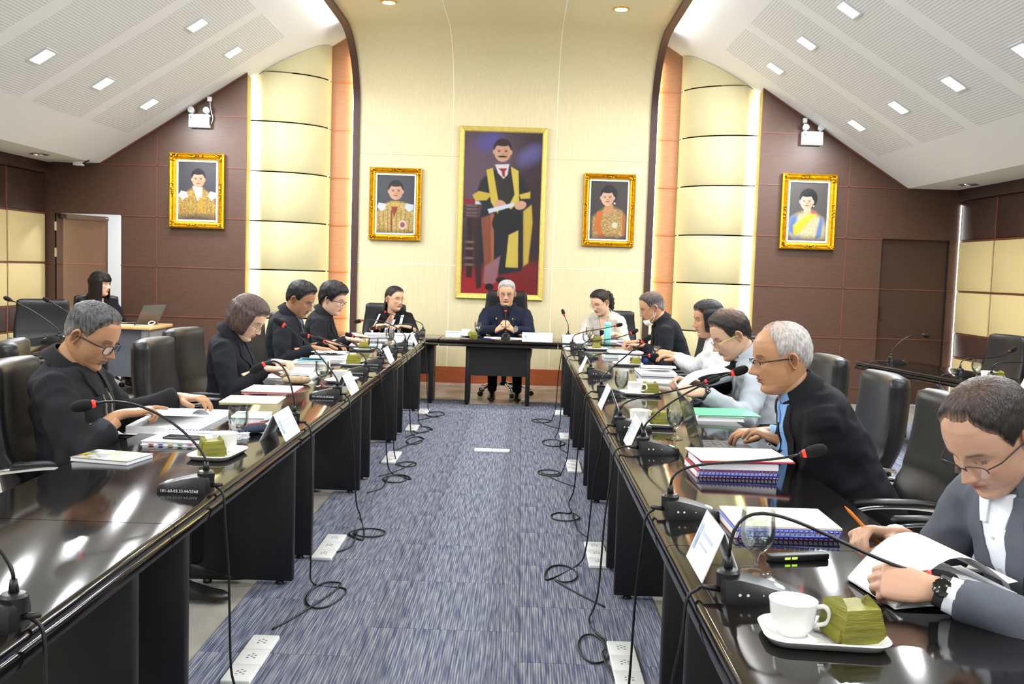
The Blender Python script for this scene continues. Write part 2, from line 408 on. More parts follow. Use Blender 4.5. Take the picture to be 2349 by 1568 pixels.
for s in (-1, 1):       # dark edge trim that follows the curve
    rows = []
    for (y, z) in SW:
        k = min(1, max(0, (y-10.9)/1.1)); ny, nz = (-k, -(1-k)) if y < YW-1e-6 else (-1, 0)
        n = Vector((0, ny, nz)).normalized(); q = []
        for (h, d) in ((HC-.005, .03), (HC+.075, .03), (HC+.075, -.16), (HC-.005, -.16)): q.append((CX+s*h, y+n.y*d, z+n.z*d))
        rows.append(q)
    struct(MB().loft(rows).obj('trim_%d' % (1 if s < 0 else 2), m_trim, smooth=40))
# ------------------------------------------------------------------ white pitched ceiling
def ceiling(side):
    s = side; w = struct(bpy.data.objects.new('ceiling_left' if s < 0 else 'ceiling_right', None)); COL.objects.link(w)
    def q(name, hs, y0, y1, mat, dz=0.):
        vs = [(CX+s*h, y, z+dz) for (h, z) in hs for y in (y0, y1)]
        fs = [(2*i, 2*i+1, 2*i+3, 2*i+2) for i in range(len(hs)-1)]
        return MB().add(vs, fs).obj(name, mat, w, fix=False)
    Z = lambda h: 2.47+SL*(4.6-h)
    q('soffit', [(1.8, Z(1.8)), (4.6, 2.47), (5.3, 2.47)], YB, 12.2, m_white)
    a = math.atan(SL)
    for k in range(-4, 11):
        y0, y1 = 7.48+1.15*(k-6)+.1, 7.48+1.15*(k-5)-.1
        if y1 < 1.5: continue
        if y0 > 11: continue
        y1 = min(y1, 10.95)
        L = (4.12-2.39)/math.cos(a); m = MB().box(-L/2, L/2, -(y1-y0)/2, (y1-y0)/2, -.003, .002)
        o = m.obj('perforated_panel', m_perf, w); o.rotation_euler = (0, s*a, 0); hm = (4.12+2.39)/2
        o.location = (CX+s*hm, (y0+y1)/2, Z(hm))
    return w
cl = ceiling(-1); cr = ceiling(1)
for _s, _c in ((-1, cl), (1, cr)):      # cove strip along the top of the curved trim, washing the white slope
    MB().box(min(CX+_s*1.845, CX+_s*1.86), max(CX+_s*1.845, CX+_s*1.86), 4.0, 11.3, 4.135, 4.16).obj('cove_light', M('cove_strip_top', '#ffffff', .5, emit='#ffffff', estr=16.), _c)
struct(MB().box(XL, XR, YB-.1, YB, 0, 4.6).obj('wall_front', m_white))
def lamp_square(x, y, s):
    Z = zs(x); t = thing('ceiling_downlight', '', 'light', (x, y, Z)); t.rotation_euler = (0, s*math.atan(SL), 0)
    m = MB()
    for (a0, a1, b0, b1) in ((-.1, .1, -.1, -.08), (-.1, .1, .08, .1), (-.1, -.08, -.08, .08), (.08, .1, -.08, .08)): m.box(a0, a1, b0, b1, -.012, .0)
    m.obj('frame', M('lamp_frame', '#c9cdd2', .5), t); MB().box(-.08, .08, -.08, .08, -.006, -.001).obj('diffuser', m_led, t)
    return t
rowname = {-1: 'left', 1: 'right'}
for s in (-1, 1):
    for hx, rn in ((2.83, 'upper'), (3.71, 'lower')):
        ys = [10.37, 9.24, 8.08, 6.93]; od = ['nearest the dark wall', 'second from the dark wall', 'third from the dark wall', 'fourth from the dark wall']
        for y, w_ in zip(ys, od):
            if y < 8.0 and (hx < 3 or s < 0): continue
            if hx < 3 and s < 0 and y < 9: continue
            t = lamp_square(CX+s*hx, y, s); t['label'] = 'square white downlight in %s row of %s pitched ceiling, %s' % (rn, rowname[s], w_); t['group'] = 'square ceiling downlights'
for i, x in enumerate((-1.455, .926)):
    t = thing('round_downlight', 'round gold-rimmed downlight in the cream ceiling, %s of the two' % ('left' if i == 0 else 'right'), 'light', (x, 10.22, 4.11), group='round cream ceiling downlights')
    MB().lathe([(.085, -.001), (.085, -.008), (.065, -.012), (.065, -.001)], 20, cap=False).obj('rim', m_gold, t, smooth=30); MB().lathe([(.066, -.003), (.001, -.003)], 20, cap=False).obj('diffuser', m_led, t)
for x, y, lb in ((-5.09, 10.28, 'round chrome recessed spotlight in flat soffit at the left wall'), (4.695, 10.487, 'round chrome recessed spotlight in flat soffit at the right wall')):
    t = thing('recessed_spotlight', lb, 'light', (x, y, 2.47)); MB().lathe([(.1, -.001), (.1, -.01), (.075, -.014), (.06, -.003)], 18, cap=False).obj('rim', m_chrome, t, smooth=30)
    MB().lathe([(.06, -.004), (.001, -.008)], 14, cap=False).obj('bulb', M('dull_bulb', '#b9bcc0', .2, metal=.6), t, smooth=30)
# ------------------------------------------------------------------ doors
m_doorw = m_brown
def door_left():
    d = struct(bpy.data.objects.new('door_1', None)); COL.objects.link(d); d.location = (CX-5.112+.012, YD+.03, 0); d.rotation_euler = (0, 0, math.radians(66))
    W_, H_ = .745, 1.9
    for z0, z1 in ((.01, .755), (.765, 1.322), (1.332, H_)): MB().box(0, W_, 0, .04, z0, z1).obj('door_panel', m_brown, d)
    MB().box(0, W_, .006, .034, 0, H_).obj('door_core', m_base, d)
    for z in (.76, 1.327): MB().box(0, W_, -.005, .0, z-.006, z+.006).obj('joint_bead', m_groove, d)
    MB().box(.03, W_-.02, -.035, 0, 1.845, 1.89).obj('door_closer', m_brown_up, d); MB().box(W_-.07, W_-.03, -.038, -.03, 1.87, 1.885).obj('closer_tip', m_chrome, d)
    for z in (.3, 1.45, 1.75): MB().box(-.03, .0, -.004, .012, z-.05, z+.05).obj('hinge', m_chrome, d)
    return d
door_left()
# corridor seen through the open door
c = struct(MB().box(XL-1.2, XL+1.4, 13.6, 13.7, 0, 3).obj('wall_corridor', m_white)); 
struct(MB().box(XL-1.2, XL+1.4, 11.5, 13.6, 2.6, 2.7).obj('ceiling_corridor', m_white))
struct(MB().box(XL-1.2, XL-1.1, 11.4, 13.6, 0, 2.7).obj('wall_corridor_side', m_white))
area_light('corridor_lamp', (XL+.9, 12.5, 2.55), .5, 26., (1, 1, 1))
d2 = struct(bpy.data.objects.new('door_2', None)); COL.objects.link(d2); d2.location = (CX+4.345, YD+.045, 0)
for z0, z1 in ((.01, .755), (.765, 1.322), (1.332, 1.918)): MB().box(.008, .76, 0, .03, z0, z1).obj('door_panel', m_brown_up, d2)
for z in (.76, 1.327): MB().box(.008, .76, -.005, .0, z-.005, z+.005).obj('joint_bead', m_groove, d2)
MB().box(.03, .055, -.012, 0, .97, 1.12).obj('door_handle', M('dark_pull', '#3b2018', .3), d2)
# ------------------------------------------------------------------ tables
m_table = M('black_lacquer', (.0065, .0055, .0052), .08, spec=.5)
m_slab = M('black_laminate', (.006, .006, .008), .5)
TH = .69
def table_profile(w, r_in=True):
    """cross-section across the table: bull-nosed lacquer edge with a slim moulding under it"""
    P = []
    def nose(sgn):
        q = []
        for k in range(7):
            a = math.pi/2-math.pi*k/6; q.append((w/2-.016+.016*math.cos(a), TH-.016+.016*math.sin(a)))
        q += [(w/2-.012, TH-.036), (w/2-.006, TH-.046), (w/2-.006, TH-.064), (w/2-.018, TH-.068)]
        return [(sgn*x, z) for x, z in q]
    return nose(1)+[p for p in nose(-1)][::-1]
def make_table(L, w, name, label, loc, rz, group, modesty_side=0, panel_x=None, inset=.17, slab_in=.03):
    """long axis along local Y; aisle side is local +X"""
    t = thing(name, label, 'table', loc, rz, group)
    P = table_profile(w); rs = [[(x, y, z) for x, z in P] for y in (-L/2+.002, L/2-.002)]
    MB().loft(rs).obj('tabletop', m_table, t, smooth=35)
    for y in (-L/2+inset, L/2-inset-.045):
        o = MB().rbox(-w/2+.19, w/2-slab_in, y, y+.045, .025, TH-.066, .008, 2, r2=.004).obj('end_panel', m_slab, t, smooth=30)
        for x in (-w/2+.24, w/2-slab_in-.06): MB().lathe([(.018, 0), (.02, .012), (.012, .026)], 10, (x, y+.022, 0)).obj('foot', m_black, o, smooth=30)
    if modesty_side: MB().box(modesty_side*(w/2-.2)-.009, modesty_side*(w/2-.2)+.009, -L/2+inset+.045, L/2-inset-.045, .33, TH-.066).obj('modesty_panel', m_slab, t)
    return t
LT = 1.76
nth = ['nearest the camera', 'second from the camera', 'third from the camera', 'fourth from the camera', 'farthest from the camera']
XLi, XRi = -.935, .412; WL, WR = .65, .70
LY = [2.64-LT+LT*i for i in range(5)]; RY = [2.60-LT+LT*i for i in range(5)]
for i, y in enumerate(LY): make_table(LT, WL, 'conference_table', 'glossy black conference table in the left row, '+nth[i], (XLi-WL/2, y+LT/2, 0), 0, 'row tables')
for i, y in enumerate(RY): make_table(LT, WR, 'conference_table', 'glossy black conference table in the right row, '+nth[i], (XRi+WR/2, y+LT/2, 0), math.pi, 'row tables')
HY0, HW = 9.88, .66
def head_table(x0, x1, lab, inset):
    t = make_table(x1-x0, HW, 'head_table', lab, ((x0+x1)/2, HY0+HW/2, 0), -math.pi/2, 'head tables', 0, inset=inset, slab_in=.14)
    return t
# head row: local +X -> world -Y (towards the camera)
for x0, x1, lab, ins in ((-2.05, -.83, 'black corner table to the left of the chairperson\'s table', .06), (-.825, .385, "black lacquer chairperson's table below the large painting", .27), (.39, 1.6, "black corner table to the right of the chairperson's table", .06)):
    t = head_table(x0, x1, lab, ins); L = x1-x0
    MB().box(.165, .183, -L/2+ins+.045, L/2-ins-.045, .315, TH-.066).obj('modesty_panel', m_slab, t)
# tables along the side walls
for i, (x, y, rz, L, lab) in enumerate(((-3.95, 7.95, 0, 1.76, 'dark side table by the left wall, its far end beside the wooden desk'), (-3.95, 6.15, 0, 1.76, 'dark side table by the left wall carrying a microphone, cut by picture edge'),
        (3.52, 8.02, math.radians(180+12), 1.8, 'dark side table by the right wall with a lone microphone on it'), (3.92, 6.2, math.radians(180+12), 1.8, 'dark side table by the right wall holding cup, glass and name card'))):
    make_table(L, .62, 'side_table', lab, (x, y, 0), rz, 'tables along the side walls')
# ------------------------------------------------------------------ wooden desk with laptop
dk = thing('office_desk', 'grey metal desk with light wooden top under open laptop', 'desk', (-4.4, 10.15, 0))
MB().rbox(-.66, .66, -.32, .32, .69, .72, .02, 3, r2=.006).obj('desktop', wood('beech_top', '#c79a63', '#d6ac76', .4, (4, 30, 4), .1), dk, smooth=30)
m_grey = M('grey_steel', '#5d5f68', .5); m_grey2 = M('grey_steel_light', '#74767c', .5)
MB().box(-.6, .57, -.26, -.235, .2, .69).obj('modesty_panel', m_grey, dk)
for x in (-.6, .57): MB().rbox(x-.025, x+.025, -.29, .29, .02, .69, .012, 2).obj('side_panel', m_grey2, dk, smooth=30); MB().box(x-.03, x+.03, -.31, .31, 0, .02).obj('foot_rail', m_grey, dk)
MB().box(.595, .603, -.2, .22, .25, .66).obj('cover_plate', M('plate_grey', '#8a8a8c', .5), dk)
# ------------------------------------------------------------------ chairs
m_leather = M('black_leather', (.009, .009, .011), .38, bump=.12, bscale=260, spec=.4)
m_leather2 = M('black_leather_seam', (.006, .006, .007), .5)
def chair_back_mesh(h0, h1, w, th, lean):
    """padded back: grid around a rounded slab, gently dished, ribbed low down"""
    rings = []; N = 28
    for i in range(19):
        t = i/18; z = h0+(h1-h0)*t
        ww = w*(.90+.10*math.sin(math.pi*min(1, t*1.1+.1)))*(1 if t < .9 else 1-.10*((t-.9)/.1)**2)
        tt = th*(1 if t < .88 else 1-.30*((t-.88)/.12)**2)
        if i in (0, 18): ww -= .04; tt *= .45
        z -= (.018 if i == 18 else 0)
        yc = -.21-lean*t-.035*math.sin(math.pi*t)+(.02*math.exp(-((t-.22)/.14)**2))
        rib = -.007 if (t < .42 and i % 2 == 1) else 0
        r = []
        for k in range(N):
            a = 2*math.pi*k/N; cx = math.copysign(abs(math.cos(a))**.42, math.cos(a)); sy = math.copysign(abs(math.sin(a))**.6, math.sin(a))
            x = cx*ww/2; y = yc+sy*tt/2+(rib if sy > .4 else 0)+.05*(x/(ww/2))**2*(1 if True else 0)
            r.append((x, y, z))
        rings.append(r)
    return MB().loft(rings)
def make_chair(high=False):
    t = thing('office_chair', 'x', 'chair', (0, 0, 0))
    top = 1.19 if high else 1.0
    chair_back_mesh(.40, top, .53, .115, .13 if high else .11).obj('backrest', m_leather, t, smooth=True)
    m = MB(); 
    for sx in (-1, 1):
        pts = [(sx*.205, -.155-.125*k/10-.03*math.sin(math.pi*k/10), .47+(top-.09-.47)*k/10) for k in range(11)]; m.tube(pts, .004, 5)
    m.obj('seam', m_leather2, t)
    MB().rbox(-.25, .25, -.2, .28, .34, .445, .07, 4, r2=.035).obj('seat', m_leather, t, smooth=60)
    for sx in (-1, 1):
        a = MB().tube(spline([(sx*.235, .10, .36), (sx*.29, .13, .45), (sx*.30, .20, .53), (sx*.30, .15, .582), (sx*.295, -.02, .592), (sx*.275, -.2, .57), (sx*.25, -.27, .555)], 6), .0125, 8).obj('armrest', m_chrome, t, smooth=True)
        MB().loft([[(sx*.298+math.cos(2*math.pi*k/10)*w_, y, z+math.sin(2*math.pi*k/10)*.013) for k in range(10)] for y, z, w_ in ((.185, .592, .008), (.17, .603, .024), (.08, .607, .028), (-.05, .607, .026), (-.16, .597, .02), (-.18, .589, .006))]).obj('arm_pad', m_leather, a, smooth=True)
    MB().lathe([(.03, .12), (.03, .26), (.022, .27), (.022, .35)], 12).obj('gas_column', m_black, t, smooth=30)
    MB().box(-.11, .11, -.1, .14, .315, .345).obj('tilt_plate', m_black, t)
    for k in range(5):
        a = math.radians(90+72*k+18); c_, s_ = math.cos(a), math.sin(a)
        l = MB().tube([(c_*r, s_*r, z) for r, z in ((.02, .125), (.12, .12), (.24, .095), (.31, .075))], [.024, .02, .016, .012], 8).obj('base_leg', m_chrome, t, smooth=True)
        for d in (-.012, .012):
            ctr = Vector((c_*.315-s_*d, s_*.315+c_*d, .028)); mtx = Matrix.Translation(ctr) @ Matrix.Rotation(a, 4, 'Z') @ Matrix.Rotation(math.pi/2, 4, 'X')
            MB().lathe([(.012, -.008), (.027, -.007), (.028, 0), (.027, .007), (.012, .008)], 12, mtx=mtx).obj('caster', m_black, l, smooth=40)
    return t
chair0 = make_chair(); chairH = make_chair(True); used = [False]
def chair(x, y, deg, label, high=False):
    if high: o = chairH; o.location = (x, y, 0); o.rotation_euler = (0, 0, math.radians(deg)); o['label'] = label
    elif not used[0]: o = chair0; used[0] = True; o.location = (x, y, 0); o.rotation_euler = (0, 0, math.radians(deg)); o['label'] = label
    else: o = dup(chair0, (x, y, 0), math.radians(deg), label)
    o['group'] = 'black leather office chairs'; return o
# left row sits on the -X side facing +X (rotation -90), right row faces -X (rotation +90)
chair(-1.83, 4.05, -82, 'black leather chair holding the person in a zip jacket with rolled sleeve')
chair(-2.30, 5.02, -70, 'empty black leather chair pushed back behind the zip-jacket person\'s chair')
chair(-1.72, 5.32, -88, 'empty black leather chair between zip-jacket person and person by the beige pencil case')
chair(-1.86, 6.15, -94, 'black leather chair of the person by the beige pencil case')
chair(-1.66, 6.97, -92, 'empty black leather chair between person by the beige pencil case and the wire-glasses person')
chair(-1.9, 7.8, -90, 'black leather chair of the wire-glasses person')
chair(-1.86, 8.72, -90, 'black leather chair of the black-glasses person')
chair(-1.60, 11.0, 172, 'black leather chair of the person with lace-trimmed collar')
chair(-.17, 10.98, 180, 'tall black leather executive chair under the large painting', True)
chair(1.12, 10.98, 190, 'black leather chair behind the cream-blazer person')
chair(1.5, 9.1, 96, 'black leather chair behind the person with lowered face mask')
chair(1.50, 7.9, 100, 'empty black leather chair behind the person in white')
chair(1.55, 7.0, 118, 'black leather chair of the person in the white shirt')
chair(1.5, 5.62, 90, 'black leather chair of the person in the light grey blazer')
chair(1.46, 4.66, 88, 'empty black chair whose backrest shows just behind another chair')
chair(1.43, 3.86, 90, 'black leather chair of the person typing on the laptop')
chair(1.47, 3.02, 88, 'empty black leather chair with chrome arm next to the laptop person')
chair(1.48, 2.28, 92, 'black leather chair of the person writing with orange pen')
chair(-4.58, 9.35, -150, 'empty black leather chair at left wall table near open door')
chair(4.02, 8.55, 100, 'empty black leather chair against the right wall panels, farther one')
chair(4.08, 7.75, 104, 'empty black leather chair cut off by the right picture edge')
chair(-4.6, 10.72, -140, 'black office chair of the person at the wooden desk')
# ------------------------------------------------------------------ framed portraits
def canvas(w, h, col): a = np.zeros((h, w, 3)); a[:] = lin(col); return a
def XY(a): h, w = a.shape[:2]; y, x = np.mgrid[0:h, 0:w]; return (x+.5)/w, (y+.5)/h, h/w
def mix(a, k, col):
    c = np.array(lin(col) if isinstance(col, str) else col); a[:] = a*(1-k[..., None])+c*k[..., None]
def ell(a, cx, cy, rx, ry, col, soft=.06, rot=0., op=1.):
    x, y, q = XY(a); dx = x-cx; dy = (y-cy)*q; c, s = math.cos(rot), math.sin(rot); u = (dx*c+dy*s)/rx; v = (-dx*s+dy*c)/(ry*q)
    mix(a, op*np.clip((1-np.sqrt(u*u+v*v))/soft+.5, 0, 1), col)
def poly(a, pts, col, op=1., soft=.006):
    x, y, q = XY(a); ins = np.zeros(x.shape, bool); dmin = np.full(x.shape, 9.)
    n = len(pts)
    for i in range(n):
        x0, y0 = pts[i]; x1, y1 = pts[(i+1) % n]
        with np.errstate(divide='ignore', invalid='ignore'):
            ins ^= ((y0 > y) != (y1 > y)) & (x < (x1-x0)*(y-y0)/(y1-y0+1e-12)+x0)
        ex, ey = x1-x0, (y1-y0)*q; t = np.clip(((x-x0)*ex+(y-y0)*q*ey)/(ex*ex+ey*ey+1e-12), 0, 1)
        dmin = np.minimum(dmin, np.hypot(x-x0-t*ex, (y-y0)*q-t*ey))
    k = np.clip(np.where(ins, dmin, -dmin)/soft*.5+.5, 0, 1); mix(a, op*k, col)
def speck(a, box, col, amp=.5, seed=1, f=40):
    rng = np.random.RandomState(seed); h, w = a.shape[:2]; x, y, q = XY(a); g = rng.rand(f*2, f)
    n = g[(y*f*2).astype(int).clip(0, f*2-1), (x*f).astype(int).clip(0, f-1)]
    k = ((x > box[0]) & (x < box[2]) & (y > box[1]) & (y < box[3]))*(n > .6)*amp
    mask = (np.abs(a-np.array(lin(box[4]))).sum(-1) < .25) if len(box) > 4 else 1
    mix(a, k*mask, col)
def face(a, cx, cy, rx, ry, skin, hair, female=False, lips='#a8433c'):
    ell(a, cx, cy-ry*.35, rx*1.14, ry*.95, hair, .12)
    if female: ell(a, cx+rx*.25, cy-ry*.1, rx*1.2, ry*.95, hair, .12)
    for s in (-1, 1): ell(a, cx+s*rx*1.02, cy+ry*.05, rx*.16, ry*.22, skin, .3)
    ell(a, cx, cy+ry*.08, rx, ry*.92, skin, .08); ell(a, cx+rx*.45, cy+ry*.2, rx*.5, ry*.6, '#b9825c', 1., op=.35)
    ell(a, cx, cy-ry*.78, rx*.9, ry*.25, hair, .25)
    for s in (-1, 1):
        ell(a, cx+s*rx*.42, cy-ry*.14, rx*.26, ry*.035, hair, .6, op=.8); ell(a, cx+s*rx*.42, cy-ry*.02, rx*.2, ry*.045, '#2a1a15', .6, op=.9)
    ell(a, cx+rx*.04, cy+ry*.25, rx*.16, ry*.06, '#a86f50', .8, op=.7); ell(a, cx, cy+ry*.5, rx*.36, ry*.07, lips, .4, op=.9)
def pic_man_gold():
    a = canvas(96, 144, '#413f44'); ell(a, .5, .35, .7, .5, '#56545a', 1., op=.7)
    poly(a, [(.0, .75), (.05, .58), (.28, .5), (.4, .44), (.62, .44), (.72, .5), (.9, .58), (.97, .8), (.9, 1.0), (.08, 1.0)], '#b48f45', soft=.03)
    poly(a, [(.38, .42), (.62, .44), (.6, .62), (.5, .66)], '#e9e6e2'); poly(a, [(.54, .6), (.62, .6), (.66, .85), (.56, .85)], '#d8a522')
    for k in range(9): poly(a, [(.1+.09*k, .6), (.13+.09*k, .6), (.15+.085*k, 1), (.11+.085*k, 1)], '#8d6a2c', .45)
    speck(a, (0, .5, 1, 1, '#b48f45'), '#e0c27a', .6, 3)
    for x0 in (.04, .74): poly(a, [(x0, .58), (x0+.07, .5), (x0+.2, .52), (x0+.24, .6), (x0+.15, .62), (x0+.1, .66), (x0+.05, .6)], '#e4e6ee')
    face(a, .52, .31, .145, .135, '#e0b192', '#1d1a1f'); ell(a, .5, .98, .62, .1, '#413f44', 1., op=.85)
    return a
def pic_man_robe():
    a = canvas(96, 144, '#3c4048'); ell(a, .5, .3, .7, .5, '#4f535c', 1., op=.6)
    poly(a, [(.0, .95), (.02, .7), (.1, .54), (.36, .46), (.66, .46), (.95, .52), (1, .8), (.98, 1), (.05, 1)], '#c2a04d', soft=.03)
    poly(a, [(.38, .45), (.6, .45), (.58, .55), (.42, .55)], '#cda747'); poly(a, [(.39, .54), (.56, .54), (.47, .72)], '#a33a2c')
    for k in range(8): poly(a, [(.08+.11*k, .56), (.1+.11*k, .56), (.14+.1*k, 1), (.11+.1*k, 1)], '#7d5c24', .5)
    speck(a, (0, .48, 1, 1, '#c2a04d'), '#efdb97', .55, 5)
    for x0 in (.05, .72): poly(a, [(x0, .55), (x0+.04, .48), (x0+.22, .5), (x0+.2, .58), (x0+.12, .62), (x0+.07, .6)], '#dfe6f2')
    ell(a, .68, .83, .1, .075, '#e9d7c9', .2); ell(a, .68, .83, .06, .045, '#c2543f', .2); ell(a, .68, .83, .03, .022, '#5a6ea0', .3)
    poly(a, [(.39, .6), (.42, .6), (.42, .95), (.39, .95)], '#8f2f26'); face(a, .5, .29, .165, .14, '#e2b295', '#17161a')
    ell(a, .1, 1., .4, .07, '#3c4048', 1., op=.8); ell(a, .9, 1., .4, .07, '#3c4048', 1., op=.8); return a
def pic_lady_orange():
    a = canvas(96, 144, '#3e3736'); ell(a, .5, .35, .7, .5, '#4c4443', 1., op=.7)
    poly(a, [(.1, .95), (.1, .62), (.22, .55), (.42, .45), (.6, .44), (.82, .5), (.92, .6), (.9, .9), (.6, 1), (.2, 1)], '#b08a4e', soft=.05)
    poly(a, [(.42, .4), (.6, .4), (.62, .52), (.46, .6), (.36, .52)], '#d69a6c'); poly(a, [(.22, .52), (.36, .52), (.3, .75), (.46, .98), (.32, 1), (.16, .75)], '#d8742c')
    speck(a, (.1, .48, .95, .95, '#b08a4e'), '#e6cf8a', .6, 8); ell(a, .66, .74, .07, .05, '#e8dfc2', .4); poly(a, [(.84, .55), (.92, .58), (.9, .9), (.85, .9)], '#c9682c')
    ell(a, .5, .24, .2, .15, '#16181f', .1); face(a, .46, .295, .155, .135, '#ecc0a4', '#16181f', True, '#a8323a'); ell(a, .64, .385, .02, .016, '#e8e8e8', .4)
    ell(a, .5, 1.02, .6, .1, '#3e3736', 1., op=.9); return a
def pic_lady_blue():
    a = canvas(96, 144, '#565150'); ell(a, .5, .35, .7, .5, '#645f5e', 1., op=.7)
    poly(a, [(.06, .85), (.1, .6), (.24, .54), (.4, .5), (.6, .5), (.86, .6), (.95, .75), (.93, .95), (.6, 1), (.2, 1)], '#d9c798', soft=.06)
    poly(a, [(.06, .82), (.1, .6), (.26, .55), (.2, .9)], '#5d86c4', soft=.04); poly(a, [(.8, .58), (.88, .62), (.84, .9), (.7, .95)], '#6a8cd0', soft=.03); poly(a, [(.2, .9), (.3, .8), (.36, .98), (.22, 1)], '#86a4d6', .8, .05)
    poly(a, [(.6, .5), (.7, .54), (.26, .9), (.18, .86), (.16, .72)], '#e6cf3e', soft=.02); speck(a, (.3, .6, .8, 1, '#d9c798'), '#f4ecd0', .6, 12)
    poly(a, [(.4, .42), (.56, .42), (.58, .52), (.4, .53)], '#e8bfa2'); ell(a, .64, .505, .08, .025, '#c86070', .5)
    ell(a, .5, .285, .215, .16, '#15181f', .1); face(a, .46, .335, .15, .135, '#f0c8ae', '#15181f', True, '#b3203c'); ell(a, .63, .405, .018, .012, '#f0f0f0', .4)
    ell(a, .5, 1.01, .7, .1, '#565150', 1., op=.9); return a
def pic_large():
    a = canvas(132, 270, '#3a2a33'); x, y, q = XY(a); ell(a, .25, .2, .5, .25, '#6a5566', 1., op=.8); ell(a, .32, .06, .16, .05, '#5a54a8', 1., op=.8, rot=-.5); ell(a, .85, .14, .16, .05, '#7a78c8', 1., op=.9, rot=-.7)
    ell(a, .1, .35, .2, .2, '#6a5060', 1., op=.6); ell(a, .9, .5, .25, .4, '#2c1620', 1., op=.8)
    poly(a, [(0, .84), (1, .80), (1, 1), (0, 1)], '#8d1720', soft=.06); ell(a, .2, .96, .5, .06, '#b01f26', 1., op=.7); ell(a, .85, .9, .3, .1, '#701018', 1., op=.6)
    poly(a, [(0, .41), (.26, .425), (.26, .445), (0, .44)], '#8e1a22'); poly(a, [(.16, .425), (.26, .428), (.26, .446), (.16, .446)], '#d9d9e2')
    for z in (.455, .475, .5, .515): poly(a, [(0, z), (.22, z), (.22, z+.012), (0, z+.012)], '#4a2a26'); poly(a, [(.05, z), (.18, z+.002), (.18, z+.005), (.05, z+.004)], '#b59a92', .6)
    poly(a, [(.06, .53), (.13, .53), (.14, .9), (.07, .9)], '#2a1414'); poly(a, [(.13, .53), (.24, .53), (.27, .96), (.2, .97)], '#341a18')
    for z in (.68, .72, .78, .82): ell(a, .1, z, .06, .008, '#9a7468', .6, op=.6)
    poly(a, [(.16, .4), (.22, .3), (.36, .235), (.64, .225), (.78, .28), (.86, .38), (.86, .5), (.82, .75), (.78, .85), (.5, .88), (.34, .78), (.24, .82), (.2, .6), (.24, .45)], '#151a26', soft=.015)
    poly(a, [(.29, .235), (.37, .22), (.47, .46), (.45, .5), (.36, .43)], '#d8c04a'); poly(a, [(.6, .21), (.7, .235), (.72, .42), (.62, .47), (.58, .46), (.66, .38)], '#dcc654')
    poly(a, [(.4, .22), (.6, .21), (.62, .36), (.56, .46), (.48, .46)], '#2c231e'); poly(a, [(.4, .2), (.58, .195), (.56, .26), (.51, .285), (.44, .25)], '#e4e2e8'); poly(a, [(.44, .222), (.56, .22), (.53, .24), (.53, .27), (.5, .275), (.48, .24)], '#a8202a')
    poly(a, [(.12, .39), (.2, .365), (.38, .38), (.3, .42), (.16, .425)], '#d2b446'); poly(a, [(.72, .38), (.86, .36), (.86, .4), (.74, .405)], '#d8bc4c')
    ell(a, .48, .445, .08, .028, '#d8a98a', .15, rot=.3); ell(a, .74, .445, .075, .026, '#d8a98a', .15, rot=-.3); poly(a, [(.32, .475), (.65, .43), (.66, .45), (.34, .5)], '#d9dfee')
    poly(a, [(.24, .53), (.4, .5), (.42, .84), (.3, .83)], '#8a4a34', soft=.01); poly(a, [(.36, .5), (.4, .5), (.42, .84), (.39, .84)], '#b06a44', .8)
    ell(a, .58, .56, .2, .08, '#10131b', .1); poly(a, [(.6, .63), (.72, .6), (.73, .83), (.57, .83)], '#d9c056'); poly(a, [(.78, .48), (.88, .44), (.9, .55), (.86, .8), (.8, .82)], '#cfb248', soft=.01)
    poly(a, [(.3, .83), (.5, .76), (.46, .92), (.38, .945), (.29, .93)], '#9a6a72', soft=.01); ell(a, .37, .955, .06, .022, '#170d10', .2); ell(a, .52, .91, .07, .02, '#1f1014', .3)
    face(a, .49, .12, .105, .062, '#d8a98c', '#2a2224'); ell(a, .49, .15, .06, .006, '#2e2220', .5)
    return a
m_pic = Mvc('printed_portrait', .35)
def picture(a, w, h, parent, y):
    H_, W_ = a.shape[:2]; xs = np.linspace(-w/2, w/2, W_); zs_ = np.linspace(h/2, -h/2, H_)
    X, Z = np.meshgrid(xs, zs_); vs = np.stack([X, np.full(X.shape, y), Z], -1).reshape(-1, 3)
    i = np.arange(H_*W_).reshape(H_, W_); fs = np.stack([i[:-1, :-1], i[1:, :-1], i[1:, 1:], i[:-1, 1:]], -1).reshape(-1, 4)
    me = bpy.data.meshes.new('picture'); me.from_pydata(vs.tolist(), [], fs.tolist()); ca = me.color_attributes.new('col', 'FLOAT_COLOR', 'POINT')
    ca.data.foreach_set('color', np.concatenate([a.reshape(-1, 3)*.55, np.ones((H_*W_, 1))], 1).ravel()); me.materials.append(m_pic)
    o = bpy.data.objects.new('picture', me); COL.objects.link(o); o.parent = parent; return o
